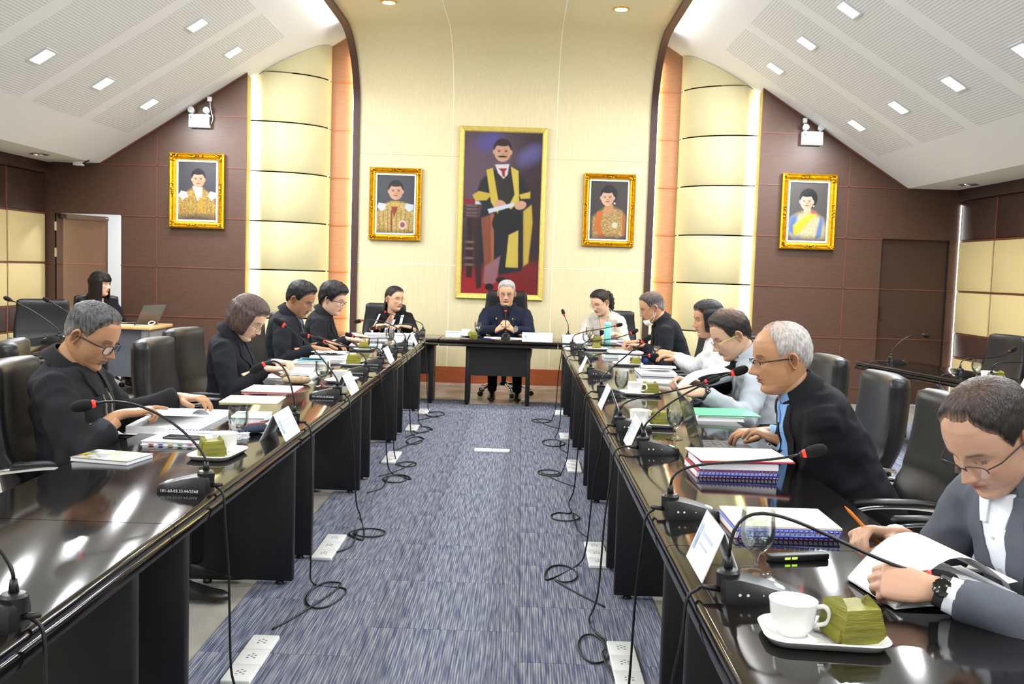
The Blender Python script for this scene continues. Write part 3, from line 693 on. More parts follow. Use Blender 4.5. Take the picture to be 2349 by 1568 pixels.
def framed(x, yw, z, w, h, fw, label, art, ornate=True, wide=False):
    t = thing('framed_portrait', label, 'picture', (x, yw, z))
    mat = m_gold if ornate else M('pale_gilt', '#c9b45f', .45, metal=.25, var=.12, vscale=25)
    prof = [(0, .0), (0, -.05), (.2, -.065), (.35, -.05), (.5, -.032), (.65, -.045), (.8, -.04), (1, -.015), (1, 0)] if ornate else [(0, 0), (0, -.03), (.12, -.045), (.8, -.03), (1, -.012), (1, 0)]
    for k in range(4):        # four mitred mouldings
        ca, sa = [(1, 0), (0, 1), (-1, 0), (0, -1)][k]; L = (w if k % 2 == 0 else h)/2; D = (h if k % 2 == 0 else w)/2
        r0, r1 = [], []
        for (u, dep) in prof:
            d = D-fw*u; l = L-fw*u
            for sgn, r in ((-1, r0), (1, r1)):
                px, pz = sgn*l, -d
                r.append((px*ca-pz*sa, dep, px*sa+pz*ca))
        MB().loft([r0, r1]).obj('frame_moulding', mat, t)
    if ornate:
        for sx in (-1, 1):
            for sz in (-1, 1):
                m = MB()
                for k in range(7): m.lathe([(.001, -.012), (.012, -.008), (.015, 0), (.001, .012)], 8, (sx*(w/2-fw*.45)-sx*random.uniform(-.02, .05), -.058, sz*(h/2-fw*.45)-sz*random.uniform(-.02, .05)))
                m.obj('corner_ornament', mat, t, smooth=True)
        for sx, sz in ((-1, 0), (1, 0), (0, 1), (0, -1)):
            m = MB()
            for k in range(7): m.lathe([(.001, -.01), (.011, -.006), (.013, 0), (.001, .01)], 8, (sx*(w/2-fw*.5)+(random.uniform(-.09, .09) if sz else random.uniform(-.008, .008)), -.055, sz*(h/2-fw*.5)+(random.uniform(-.09, .09) if sx else random.uniform(-.008, .008))))
            m.obj('side_ornament', mat, t, smooth=True)
        mm = MB(); wi, hi, b_ = w/2-fw, h/2-fw, .018
        mm.box(-wi, wi, -.02, -.008, hi-b_, hi).box(-wi, wi, -.02, -.008, -hi, -hi+b_).box(-wi, -wi+b_, -.02, -.008, -hi+b_, hi-b_).box(wi-b_, wi, -.02, -.008, -hi+b_, hi-b_)
        mm.obj('white_slip', M('slip_white', '#efeef0', .6), t)
    MB().box(-w/2+.01, w/2-.01, -.008, 0, -h/2+.01, h/2-.01).obj('backboard', m_base, t)
    picture(art, w-2*fw+.004, h-2*fw+.004, t, -.0105 if ornate else -.011); return t
framed(-3.73, YD-.002, 2.195, .625, .845, .078, 'gilt framed portrait of man in gold robe on the left dark wall', pic_man_gold())
framed(-1.571, YW-.002, 2.165, .632, .876, .07, 'gilt framed portrait of man in gold robe on the cream wall, left of large painting', pic_man_robe())
framed(1.028, YW-.002, 2.171, .624, .876, .07, 'gilt framed portrait of lady with orange sash on the cream wall', pic_lady_orange())
framed(3.216, YD-.002, 2.174, .62, .847, .078, 'gilt framed portrait of lady in yellow and blue on the right dark wall', pic_lady_blue())
framed(-.275, YW-.002, 2.09, 1.07, 2.085, .065, 'tall painting of standing man in black and yellow gown behind the chairperson', pic_large(), False)
# ------------------------------------------------------------------ emergency lights
def emergency(x, z, label, s):
    t = thing('emergency_light', label, 'light', (x, YD-.002, z)); wm = M('appliance_white', '#eceef0', .4)
    MB().rbox(-.115, .115, -.075, .075, 0, .075, .008, 2, mtx=Matrix.Rotation(math.pi/2, 4, 'X')).obj('housing', wm, t, smooth=30)
    MB().box(-.095, -.08, -.0765, -.0745, .03, .045).obj('marking', M('mark_grey', '#555b66', .5), t); MB().box(.118, .122, -.06, -.02, -.04, .05).obj('side_plate', M('plate_dark', '#33363c', .5), t)
    for dx in (-.085, .085):
        h = MB().lathe([(.012, -.03), (.03, -.02), (.036, .02), (.036, .03), (.02, .028)], 16, mtx=Matrix.Translation((dx, -.06, .115)) @ Matrix.Rotation(math.pi/2-.2, 4, 'X')).obj('lamp_head', wm, t, smooth=40)
        MB().lathe([(.031, .031), (.001, .033)], 14, mtx=Matrix.Translation((dx, -.06, .115)) @ Matrix.Rotation(math.pi/2-.2, 4, 'X'), cap=False).obj('lens', M('frost_lens', '#d9dde2', .2), h, smooth=True)
        MB().tube([(dx, -.05, .07), (dx, -.05, .09)], .008, 8).obj('bracket', wm, t)
    top = (s*-.0+.09*(1 if s < 0 else -1), 0, 0)
    dx = .11 if s < 0 else -.09; zt = zs(x+dx)-z-.03
    MB().tube(spline([(dx+.01, -.02, -.03), (dx+.035, -.03, .03), (dx+.02, -.03, .1), (dx-.005*s, -.03, .17), (dx, -.04, zt)], 6), .005, 6).obj('cord', wm, t, smooth=True)
    MB().box(dx-.02, dx+.02, -.06, -.02, zt-.05, zt).obj('plug', wm, t); return t
emergency(-3.70, 2.977, 'white twin-head emergency light above the left dark wall portrait', -1); emergency(3.21, 2.99, 'white twin-head emergency light above the right dark wall portrait', 1)
# wireless antenna unit on the soffit
t = thing('wifi_router', 'small white wireless box with black antennas under the left soffit', 'router', (-4.98, 10.95, 2.47))
MB().rbox(-.05, .05, -.04, .04, -.05, 0, .008, 2).obj('housing', M('appliance_white', '#eceef0', .4), t, smooth=30)
for i, p in enumerate(((-.3, -.1, -.04), (-.32, .05, -.02), (.16, -.1, .0), (.2, .1, -.01))): MB().tube([(.04 if p[0] > 0 else -.04, 0, -.03), p], .008, 6).obj('antenna', m_black, t)
# ------------------------------------------------------------------ microphones with cords
m_plast = M('black_plastic', (.010, .010, .012), .38, bump=.05, bscale=300)
m_foam = M('black_foam', (.006, .006, .007), .95, bump=.6, bscale=900)
m_neck = M('neck_metal', (.03, .03, .034), .35, metal=.6)
m_redr = M('red_ring', '#d8201c', .4, emit='#ff2a20', estr=.7)
m_print = M('white_print', '#e9edf2', .6)
m_green = M('green_button', '#9fe6b8', .4, emit='#a8f0c0', estr=.35)
m_cord = M('black_cord', (.009, .009, .01), .5)
def mic_base_mesh():
    """wedge: tall round socket block at the back (local x=0), sloping down to a rounded front (x=.15)"""
    rings = []; N = 5
    for (x, w, h) in ((-.018, .06, .045), (-.012, .088, .052), (.02, .098, .054), (.06, .1, .046), (.105, .096, .034), (.135, .076, .025), (.147, .045, .02)):
        P = [(x, -w/2, 0), (x, -w/2, h*.62), (x, -w/2+.010, h), (x, 0, h+.002), (x, w/2-.010, h), (x, w/2, h*.62), (x, w/2, 0)]
        rings.append(P)
    m = MB().loft(rings); m.lathe([(.026, .03), (.027, .062), (.022, .068), (.014, .07)], 14, (0, 0, 0)); return m.mesh('base', m_plast, 35)
base_me = mic_base_mesh()
btn_me = MB().lathe([(.013, 0), (.012, .0015), (.001, .002)], 12).mesh('talk_button', m_green)
def slim(x0, x1, z0, z1, y): return MB().box(x0, x1, y-.0004, y+.0004, z0, z1)
icon_me = (lambda m: [m.lathe([(.0035, -.0004), (.0035, .0004)], 8, mtx=Matrix.Translation((x, -.0492, .024)) @ Matrix.Rotation(math.pi/2, 4, 'X')) for x in (.018, .036)] and m.box(.052, .072, -.0496, -.0488, .023, .026))(MB()).mesh('side_icons', m_print)
serial_me = None
def cord_path(rx, ry, sgn, rim, seed, floor=True, zt=TH):
    """from the socket over the table edge down to the floor, then a loose loop to the nearest floor box. sgn: direction of the aisle"""
    R = random.Random(seed); P = [(rx, ry, zt+.022), (rx+sgn*.03, ry+.004, zt+.024), (rim-sgn*.012, ry+.01, zt+.016), (rim+sgn*.012, ry+.01, zt-.01), (rim+sgn*.022, ry, zt-.1)]
    dx, dy = R.uniform(.0, .05), R.uniform(-.1, .1)
    P += [(rim+sgn*(.03+dx*.3), ry+dy*.5, .42), (rim+sgn*(.035+dx*.6), ry+dy, .12), (rim+sgn*(.05+dx), ry+dy*1.3, .014)]
    if floor:
        cx, cy = rim+sgn*R.uniform(.10, .19), ry+dy-R.uniform(.12, .3); a0 = R.uniform(0, 6.28); rx_, ry_ = R.uniform(.06, .11), R.uniform(.10, .2); n = R.choice((9, 12, 13)); dr = R.choice((-1, 1))
        for k in range(n): P.append((cx+rx_*math.cos(a0+dr*k*.75)*(1-.03*k), cy+ry_*math.sin(a0+dr*k*.75)*(1-.03*k), .0125+.0004*k))
        P += [(cx+sgn*-.05, cy-.25, .013), (rim+sgn*.02, cy-.42, .013)]
    return P
def mic(x, y, deg, ring, tip, label, style, cordargs=None, zt=TH, lift=.1, lit=True):
    """deg: direction of the user in the table plane; ring/tip: world points of the light ring and the foam end"""
    a = math.radians(deg); t = thing('gooseneck_microphone', label, 'microphone', (x, y, zt), a, 'desk microphones'); inv = Matrix.Translation((x, y, zt)).to_4x4() @ Matrix.Rotation(a, 4, 'Z'); inv = inv.inverted()
    o = bpy.data.objects.new('base', base_me); COL.objects.link(o); o.parent = t
    b = bpy.data.objects.new('talk_button', btn_me); COL.objects.link(b); b.parent = t; b.location = (.118, 0, .0315); b.rotation_euler = (0, .3, 0); b.scale = (1, 1.3, 1)
    if style == 'icons': i = bpy.data.objects.new('side_icons', icon_me); COL.objects.link(i); i.parent = t
    if style == 'serial':
        global serial_me
        if serial_me is None:
            s_ = text_mesh('101-60-03.33.44/2568', .0135, m_print, 'serial_number'); serial_me = s_.data; bpy.data.objects.remove(s_)
        i = bpy.data.objects.new('serial_number', serial_me); COL.objects.link(i); i.parent = t; i.matrix_local = Matrix.Translation((.128, .0505, .007)) @ Matrix.Rotation(math.pi, 4, 'Z') @ Matrix.Rotation(math.pi/2, 4, 'X')
    Rg = inv @ Vector(ring); Tp = inv @ Vector(tip); d = (Tp-Rg).normalized(); Tp = Rg+d*.062
    p0 = Vector((0, 0, .066)); n = MB(); up = Vector((0, 0, 1))
    Lg = (Rg-p0).length
    pts = bez(p0+up*.03, p0+up*(.03+lift*Lg*1.6), Rg-d*Lg*.45, Rg-d*.008, 18)
    n.tube([p0, p0+up*.03], [.011, .0075], 10); n.tube(pts, .0042, 8); g = n.obj('gooseneck', m_neck, t, smooth=True)
    rt = d.to_track_quat('Z', 'Y').to_matrix().to_4x4(); mt = Matrix.Translation(Rg) @ rt
    MB().lathe([(.006, -.014), (.0095, -.004)], 10, mtx=mt).obj('capsule', m_plast, t, smooth=True)
    MB().lathe([(.0105, -.004), (.0125, 0), (.0125, .006), (.0105, .007)], 14, mtx=mt).obj('light_ring', m_redr if abs(x) < 2.5 else M('unlit_ring', '#5a1a18', .4), t, smooth=True)
    MB().lathe([(.011, .006), (.0165, .012), (.0185, .026), (.0185, .044), (.015, .06), (.008, .067), (.001, .069)], 14, mtx=mt).obj('windscreen', m_foam, t, smooth=True)
    if cordargs:
        P = [Vector(p) for p in cord_path(*cordargs)]; c0 = P[0].copy(); ct = thing('microphone_cable', 'black cable of the '+label.split(',')[0].replace('gooseneck ', ''), 'cable', c0, 0, 'microphone cables'); P = [q-c0 for q in P]
        m = MB(); m.tube(spline(P, 6), .0042, 6); m.obj('wire', m_cord, ct, smooth=True); MB().tube([P[0]-(P[1]-P[0])*.5, P[1]], [.008, .006], 8).obj('plug', m_plast, ct, smooth=True)
    return t
MICS_L = [(-.955, 3.027, (-1.330, 3.027, .959), (-1.372, 3.0, .951), 'gooseneck microphone in front of the zip-jacket person, red ring lit', .06), (-.975, 4.30, (-1.126, 4.28, .968), (-1.156, 4.27, .948), 'gooseneck microphone behind the photo name card, foam drooping', .12),
    (-.968, 5.28, (-1.283, 5.28, 1.078), (-1.314, 5.28, 1.096), 'gooseneck microphone stretched long beside the beige pencil case', .02), (-1.003, 6.473, (-1.405, 6.473, .935), (-1.443, 6.473, .94), 'gooseneck microphone nearest the wire-glasses person', .08),
    (-.99, 7.06, (-1.421, 7.06, .857), (-1.46, 7.06, .875), 'gooseneck microphone bent low over the wire-glasses person\'s papers', .12), (-1.0, 7.964, (-1.367, 7.964, .835), (-1.411, 7.964, .845), 'gooseneck microphone bent low beside the black-glasses person\'s hand', .14),
    (-1.0, 8.646, (-1.41, 8.646, .924), (-1.448, 8.646, .915), 'gooseneck microphone in the left row pointing at the lace-collared person', .08), (-.985, 9.45, (-1.403, 9.5, .809), (-1.442, 9.5, .803), 'gooseneck microphone at far end of the left row, nearly level', .2)]
for i, (x, y, r, tp, lb, lf) in enumerate(MICS_L): mic(x-.02, y, 180, r, tp, lb, 'serial', (x+.0, y, 1, XLi, i+3), lift=lf)
mic(-.975, 1.86, 180, (-1.3, 1.9, .95), (-1.35, 1.9, .95), 'gooseneck microphone at the lower left corner of the picture', 'serial', (-.955, 1.86, 1, XLi, 41), lift=.1)
mic(-1.03, 10.3, 200, (-1.433, 10.3, .927), (-1.47, 10.3, .94), 'gooseneck microphone on the head table before the lace-collared person', 'none', None)
mic(-.151, 10.1, 90, (-.159, 10.12, .985), (-.16, 10.14, 1.03), 'upright gooseneck microphone in front of the chairperson', 'none', None, lift=.3)
mic(.512, 10.4, 100, (.463, 10.456, .95), (.452, 10.47, .98), 'upright gooseneck microphone right of the chairperson\'s name plate', 'none', None, lift=.3)
MICS_R = [(.484, 2.177, (.927, 2.15, .768), (.972, 2.14, .761), 'gooseneck microphone nearest the camera on the right, bent level over tray', .32), (.465, 2.92, (.854, 2.88, .901), (.891, 2.87, .914), 'gooseneck microphone between the two spiral-bound folder stacks', .14), (.51, 3.95, (.857, 3.922, 1.03), (.89, 3.922, 1.042), 'long gooseneck microphone rising across the grey-blazer person', .06),
    (.47, 4.50, (.854, 4.444, .934), (.887, 4.444, .947), 'gooseneck microphone beside cup tray, pointing at the grey-blazer person', .1), (.485, 5.75, (.722, 5.747, 1.014), (.747, 5.747, 1.036), 'gooseneck microphone by the first stemmed glass, rising steeply', .05), (.495, 6.809, (.905, 6.809, .849), (.938, 6.809, .85), 'gooseneck microphone bent level toward the person in white', .16),
    (.51, 8.213, (.93, 8.213, .916), (.966, 8.213, .934), 'gooseneck microphone in front of the masked person\'s papers', .1), (.49, 9.182, (.894, 9.182, .92), (.926, 9.182, .929), 'gooseneck microphone at far end of the right row', .1)]
for i, (x, y, r, tp, lb, lf) in enumerate(MICS_R): mic(x+.005, y, 0, r, tp, lb, 'icons', (x-.02, y, -1, XRi, i+20), lift=lf)
mic(3.28, 8.62, 12, (3.57, 8.68, .953), (3.609, 8.69, .946), 'lone gooseneck microphone on bare right side table', 'none', (3.26, 8.62, -1, 3.10, 60, False), lift=.08)
mic(3.44, 7.62, 12, (3.83, 7.65, .90), (3.87, 7.66, .925), 'gooseneck microphone beside water glass on right side table', 'none', (3.42, 7.62, -1, 3.31, 61, False), lift=.15)
mic(3.52, 7.28, 12, (3.86, 7.28, .86), (3.91, 7.28, .868), 'gooseneck microphone next to name card on right side table', 'none', None, lift=.15)
mic(-3.85, 8.1, 180, (-4.25, 8.1, 1.03), (-4.29, 8.1, 1.045), 'gooseneck microphone on left side table leaning to picture edge', 'none', None, lift=.03)
mic(-3.74, 6.75, 180, (-4.05, 6.75, 1.06), (-4.1, 6.75, 1.07), 'gooseneck microphone on left side table at the picture edge', 'none', (-3.72, 6.75, 1, -3.64, 63, False), lift=.05)
mic(-3.80, 8.5, 180, (-4.12, 8.5, 1.01), (-4.16, 8.5, 1.03), 'gooseneck microphone partly hidden by the zip-jacket person\'s head', 'none', None, lift=.05)
# ------------------------------------------------------------------ floor sockets
m_sock = M('socket_white', '#eef0f0', .35); m_hole = M('socket_hole', '#6d7278', .6)
plate_me = MB().rbox(-.05, .05, -.068, .068, 0, .016, .006, 2, r2=.004).mesh('cover_plate', m_sock, 30)
hole_me = MB(); [hole_me.box(dx-.004, dx+.004, dy-.003, dy+.003, .0158, .0166) for dx, dy in ((-.012, .01), (.012, .01), (-.012, -.012), (.012, -.012), (0, 0), (0, .022))]; hole_me = hole_me.mesh('socket_slots', m_hole)
def floor_socket(x, y, n, label, rz=0):
    t = thing('floor_socket', label, 'socket', (x, y, .008), rz, 'white floor socket boxes')
    for i in range(n):
        o = bpy.data.objects.new('cover_plate', plate_me); COL.objects.link(o); o.parent = t; o.location = (0, (i-(n-1)/2)*.138, 0)
        h = bpy.data.objects.new('socket_slots', hole_me); COL.objects.link(h); h.parent = o
side_n = ['nearest the camera', 'second from the camera', 'third from the camera', 'fourth from the camera', 'farthest from the camera']
for i, (y, n) in enumerate(((3.36, 3), (4.76, 3), (7.08, 3), (8.42, 2), (9.4, 2))): floor_socket(-.915, y, n, 'white floor socket strip along the left tables, '+side_n[i])
for i, (y, n) in enumerate(((3.42, 3), (4.78, 3), (6.98, 3), (8.25, 2), (9.62, 2))): floor_socket(.415, y, n, 'white floor socket strip along the right tables, '+side_n[i])
floor_socket(-.19, 7.48, 2, 'pair of flush white floor plates alone in the carpet middle', math.pi/2)
# ------------------------------------------------------------------ crockery
m_china = M('white_china', '#f4f4f2', .18, coat=.4)
def cup_parts(t, x, y, z, s=1., ha=0., saucer=None):
    c = MB().lathe([(.001, .004), (.028, .002), (.03, 0), (.033, .004), (.043, .02), (.0475, .062), (.049, .07), (.0455, .07), (.043, .05), (.036, .014), (.001, .010)], 24, cap=False).obj('cup', m_china, t, smooth=50); c.location = (x, y, z); c.rotation_euler = (0, 0, ha); c.scale = (s, s, s)
    MB().tube(spline([(.044, 0, .058), (.062, 0, .06), (.072, 0, .045), (.066, 0, .027), (.042, 0, .02)], 5), .0048, 8).obj('handle', m_china, c, smooth=True); return c
def tray(x, y, rz, label, w=.24, l=.16, cup=None, z=TH):
    t = thing('serving_tray', label, 'tray', (x, y, z), rz, 'white refreshment trays')
    rings = []
    def rr(w_, l_, r, zz): 
        P = []
        for (cx, cy, a0) in ((w_/2-r, l_/2-r, 0), (-w_/2+r, l_/2-r, 90), (-w_/2+r, -l_/2+r, 180), (w_/2-r, -l_/2+r, 270)):
            for i in range(6): a = math.radians(a0+18*i); P.append((cx+r*math.cos(a), cy+r*math.sin(a), zz))
        return P
    for k, (d, zz) in enumerate(((.03, 0), (.012, .003), (0, .018), (.003, .0205), (.01, .018), (.024, .008), (.05, .0065))): rings.append(rr(w-2*d, l-2*d, max(.045-d*.7, .012), zz))
    MB().loft(rings).obj('dish', m_china, t, smooth=50); return t
def teacup(x, y, z, label, ha=0., saucer=True):
    t = thing('coffee_cup', label, 'cup', (x, y, z), 0, 'white coffee cups'); zz = 0
    if saucer:
        MB().lathe([(.001, .004), (.03, .002), (.035, 0), (.045, .004), (.075, .014), (.076, .016), (.045, .008), (.001, .007)], 24, cap=False).obj('saucer', m_china, t, smooth=50); zz = .007
    cup_parts(t, 0, 0, zz, 1., ha); return t
m_leaf = M('banana_leaf', '#77752a', .5, var=.35, vscale=14, stretch=(1, 1, 6), bump=.5, bscale=55, spec=.3)
def leaf_packet(x, y, z, label, rz=0., s=1., seed=0):
    R = random.Random(seed); t = thing('leaf_parcel', label, 'dessert', (x, y, z), rz, 'banana leaf wrapped sweets')
    j = lambda v, a=.004: (v[0]+R.uniform(-a, a), v[1]+R.uniform(-a, a), v[2]+R.uniform(-a, a)*.5)
    b = [(-.04, -.036, 0), (.04, -.036, 0), (.04, .036, 0), (-.04, .036, 0)]; m_ = [(-.043, -.038, .03), (.043, -.038, .03), (.043, .038, .03), (-.043, .038, .03)]; tp = [(-.032, -.030, .06), (.032, -.030, .06), (.032, .030, .062), (-.032, .030, .062)]
    MB().loft([[Vector(j(p, .002))*s for p in b], [Vector(j(p))*s for p in m_], [Vector(j(p))*s for p in tp]]).obj('wrapping', m_leaf, t)
    for sg in (-1, 1):       # folded ends pinched up to peaks
        MB().add([Vector(p)*s for p in (j((sg*.004, -.036, .02)), j((sg*.047, -.034, .006)), j((sg*.036, -.032, .062)), j((sg*.028, 0, .078)), j((sg*.047, .034, .006)), j((sg*.036, .032, .064)), j((sg*.004, .036, .02)), j((sg*.02, 0, .058)))],
            [(0, 1, 2), (0, 2, 3), (2, 1, 4, 5), (2, 5, 3), (6, 5, 4), (6, 3, 5), (0, 3, 7), (6, 7, 3)]).obj('folded_flap', m_leaf, t)
    return t
m_glass = clear('clear_glass', '#fdfefe', .06, fres=.6); m_water = clear('drinking_water', '#eef5f6', .12, fres=.5)
def goblet(x, y, z, label, s=1.):
    t = thing('water_goblet', label, 'glass', (x, y, z), 0, 'stemmed water glasses')
    P = [(.001, .001), (.036, .001), (.037, .003), (.012, .010), (.006, .02), (.0055, .035), (.008, .045), (.022, .056), (.036, .078), (.0405, .105), (.039, .138), (.0375, .15), (.0358, .15), (.0372, .138), (.0388, .105), (.0345, .08), (.02, .059), (.001, .052)]
    MB().lathe([(r*s, h*s) for r, h in P], 24, cap=False).obj('glass', m_glass, t, smooth=50)
    MB().lathe([(r*s*.975, h*s) for r, h in ((.001, .0535), (.0195, .0605), (.034, .081), (.0382, .105), (.0378, .122), (.001, .122))], 24, cap=False).obj('water', m_water, t, smooth=50); return t
# ------------------------------------------------------------------ name cards
m_card = M('card_white', '#f3f4f6', .55); m_acry = M('clear_acrylic', '#f6fbff', .05, trans=.85, ior=1.2, rough=.05) if False else M('clear_acrylic', '#e8eef4', .12, coat=.5)
m_ink = M('pale_blue_ink', '#b8c4d8', .6); m_photo = M('portrait_print', '#9fb4d2', .6, var=.4, vscale=30)
def name_card(x, y, rz, label, L=.26, h=.11, half=.055, z=TH, lines=True):
    """folded tent: ridge along local X, faces towards local -Y and +Y"""
    t = thing('name_card', label, 'name card', (x, y, z), rz, 'folded name cards')
    a = math.atan2(h, half)
    for sg in (-1, 1):
        MB().add([(-L/2, sg*half, 0), (L/2, sg*half, 0), (L/2, sg*.0012, h), (-L/2, sg*.0012, h), (-L/2, sg*(half-.003), 0), (L/2, sg*(half-.003), 0), (L/2, -sg*.001, h), (-L/2, -sg*.001, h)], [(0, 1, 2, 3), (5, 4, 7, 6), (0, 4, 5, 1), (3, 2, 6, 7), (0, 3, 7, 4), (1, 5, 6, 2)]).obj('card_face', m_card, t)
        if lines:
            def q(u0, u1, v0, v1, mat, nm): 
                n = Vector((0, sg*h, half)).normalized()*.0008; f = lambda u, v: Vector((-L/2+L*u if sg < 0 else L/2-L*u, sg*(half+(.0012-half)*v), h*v))+n
                MB().add([f(u0, v0), f(u1, v0), f(u1, v1), f(u0, v1)], [(0, 1, 2, 3)]).obj(nm, mat, t)
            q(.07, .19, .25, .75, m_photo, 'emblem'); q(.27, .8, .6, .67, m_ink, 'printed_line'); q(.27, .7, .42, .47, m_ink, 'printed_line')
    return t
# ------------------------------------------------------------------ papers, books
m_paper = M('white_paper', '#f6f6f8', .8); m_pages = M('page_edges', '#eceef2', .85, var=.08, vscale=120, stretch=(.2, .2, 30))
def pmat(c, r=.45): return M('cover_'+c.strip('#'), c, r)
def book(x, y, rz, label, w, l, t_, cover, z=TH, spiral=None, tabs=False, name='bound_report', cat='book', top=None, group=None):
    """lying book/report: cover sheets, page block and optional comb binding along local -Y edge"""
    o = thing(name, label, cat, (x, y, z), rz, group)
    MB().box(-w/2, w/2, -l/2, l/2, 0, .0018).obj('back_cover', pmat(cover), o); MB().box(-w/2+.003, w/2-.003, -l/2+.004, l/2-.003, .0018, t_-.0018).obj('pages', m_pages, o)
    MB().box(-w/2, w/2, -l/2, l/2, t_-.0018, t_).obj('front_cover', pmat(top or cover), o)
    if spiral:
        m = MB(); n = int(w/.014); r = t_*.62
        for k in range(n):
            xx = -w/2+.01+(w-.02)*k/(n-1); pts = [(xx+.004*math.sin(a), -l/2+.002+r*.85*math.cos(a), t_/2+r*math.sin(a)) for a in [2*math.pi*i/10 for i in range(11)]]; m.tube(pts, .0022, 5, cap=False)
        m.tube([(-w/2+.008, -l/2-r*.8, t_/2), (w/2-.008, -l/2-r*.8, t_/2)], .004, 6); c = m.obj('comb_binding', pmat(spiral, .3), o, smooth=True); c['kind'] = 'stuff'
    if tabs:
        for k, c in enumerate(('#d8383c', '#3a5fc0', '#e0b020', '#3d9a4c', '#c23a8a', '#3a5fc0', '#d8383c')): MB().box(-w/2+.03+k*(w-.06)/7, -w/2+.03+k*(w-.06)/7+.02, -l/2-.006, -l/2+.01, t_*.3+.001*k, t_*.3+.001*k+.0008).obj('index_tab', pmat(c), o)
    return o
def sheets(x, y, rz, label, w, l, t_=.004, col='#f6f6f8', z=TH, name='paper_sheet', under=None):
    o = thing(name, label, 'paper', (x, y, z), rz); m = MB().box(-w/2, w/2, -l/2, l/2, 0 if not under else t_*.5, t_).obj('top_sheet', pmat(col, .8), o)
    if under: MB().box(-w/2+.004, w/2+.006, -l/2-.003, l/2+.004, 0, t_*.5).obj('lower_sheet', pmat(under, .8), o)
    return o
def open_book(x, y, rz, label, w, l, t_=.025, z=TH, lift=None, cover='#e9ebf2', spiral=None):
    """open report: two page blocks either side of a gutter along local Y; spread w across local X, l deep"""
    o = thing('open_report', label, 'book', (x, y, z), rz)
    for sg in (-1, 1):
        MB().box(min(0, sg*w/2), max(0, sg*w/2), -l/2, l/2, 0, .002).obj('cover', pmat(cover), o)
        rings = []
        for k in range(9):
            u = k/8; xx = sg*(.002+(w/2-.006)*u); zz = t_*(1 if sg < 0 else .7)*(1-.25*u*u)*min(1, .55+u*3.5); rings.append([(xx, -l/2+.004, .002), (xx, l/2-.004, .002), (xx, l/2-.004, zz), (xx, -l/2+.004, zz)])
        MB().loft(rings).obj('page_block', m_paper, o, smooth=30)
    if lift:
        rows = [[(lift[0]*w/2*u, yy, t_+lift[1]*math.sin(u*math.pi*.75)) for yy in (-l/2+.006, l/2-.006)] for u in [k/10 for k in range(11)]]
        vs = [p for r in rows for p in r]; vs2 = [(p[0], p[1], p[2]+.0006) for p in vs]; n = len(vs); fs = [(2*i, 2*i+1, 2*i+3, 2*i+2) for i in range(10)]
        MB().add(vs+vs2, fs+[tuple(q+n for q in f_)[::-1] for f_ in fs]).obj('lifted_page', m_paper, o, smooth=True, fix=False)
    if spiral:
        m = MB(); n = 26
        for k in range(n):
            yy = -l/2+.02+(l-.04)*k/(n-1); m.tube([(.012*math.cos(a), yy, t_*.7+.012*math.sin(a)) for a in [2*math.pi*i/8 for i in range(9)]], .002, 5, cap=False)
        m.obj('comb_binding', pmat(spiral, .3), o)['kind'] = 'stuff'
    return o
def crumple(x, y, z, label, s=.035, col='#eef0f2', seed=1):
    R = random.Random(seed); m = MB(); t = thing('crumpled_tissue', label, 'tissue', (x, y, z)); rings = []
    for (zz, r) in ((0, .7), (.35, 1.), (.8, .7), (1.15, .25)):
        rings.append([(s*r*math.cos(a)*R.uniform(.6, 1.25), s*r*math.sin(a)*R.uniform(.6, 1.25), max(0, s*zz*R.uniform(.75, 1.2)) if zz else 0) for a in [2*math.pi*k/9 for k in range(9)]])
    m.loft(rings).obj('folds', pmat(col, .9), t); return t
def pouch(x, y, rz, label, L, r, col, name='pencil_case', zip_='#222222'):
    t = thing(name, label, 'case', (x, y, TH), rz); rings = []
    for k in range(11):
        u = -1+2*k/10; q = (1-abs(u)**3.2)**.5; rings.append([(u*L/2, r*(.25+.75*q)*math.cos(a), max(0, r*.8*(1+ (.2+.8*q)*math.sin(a)))*1.) for a in [2*math.pi*j/14 for j in range(14)]])
    MB().loft(rings).obj('body', M('pouch_'+col.strip('#'), col, .7, bump=.4, bscale=50, var=.2, vscale=40), t, smooth=60)
    MB().tube([(-L*.42, 0, r*1.52), (0, 0, r*1.62), (L*.42, 0, r*1.52)], .0035, 6).obj('zip', pmat(zip_), t); return t
def pen(x, y, z, rz, label, col, tilt=0., L=.14):
    t = thing('ballpoint_pen', label, 'pen', (x, y, z), rz); mt = Matrix.Rotation(-tilt, 4, 'Y') @ Matrix.Rotation(math.pi/2, 4, 'Y')
    MB().lathe([(.001, -L/2), (.0025, -L/2+.008), (.0045, -L/2+.02), (.0048, L/2-.004), (.003, L/2)], 10, mtx=mt).obj('barrel', pmat(col, .3), t, smooth=50)
    MB().lathe([(.0053, L/2-.045), (.0053, L/2-.002), (.003, L/2+.003)], 10, mtx=mt).obj('cap', pmat(col, .3), t, smooth=50); return t
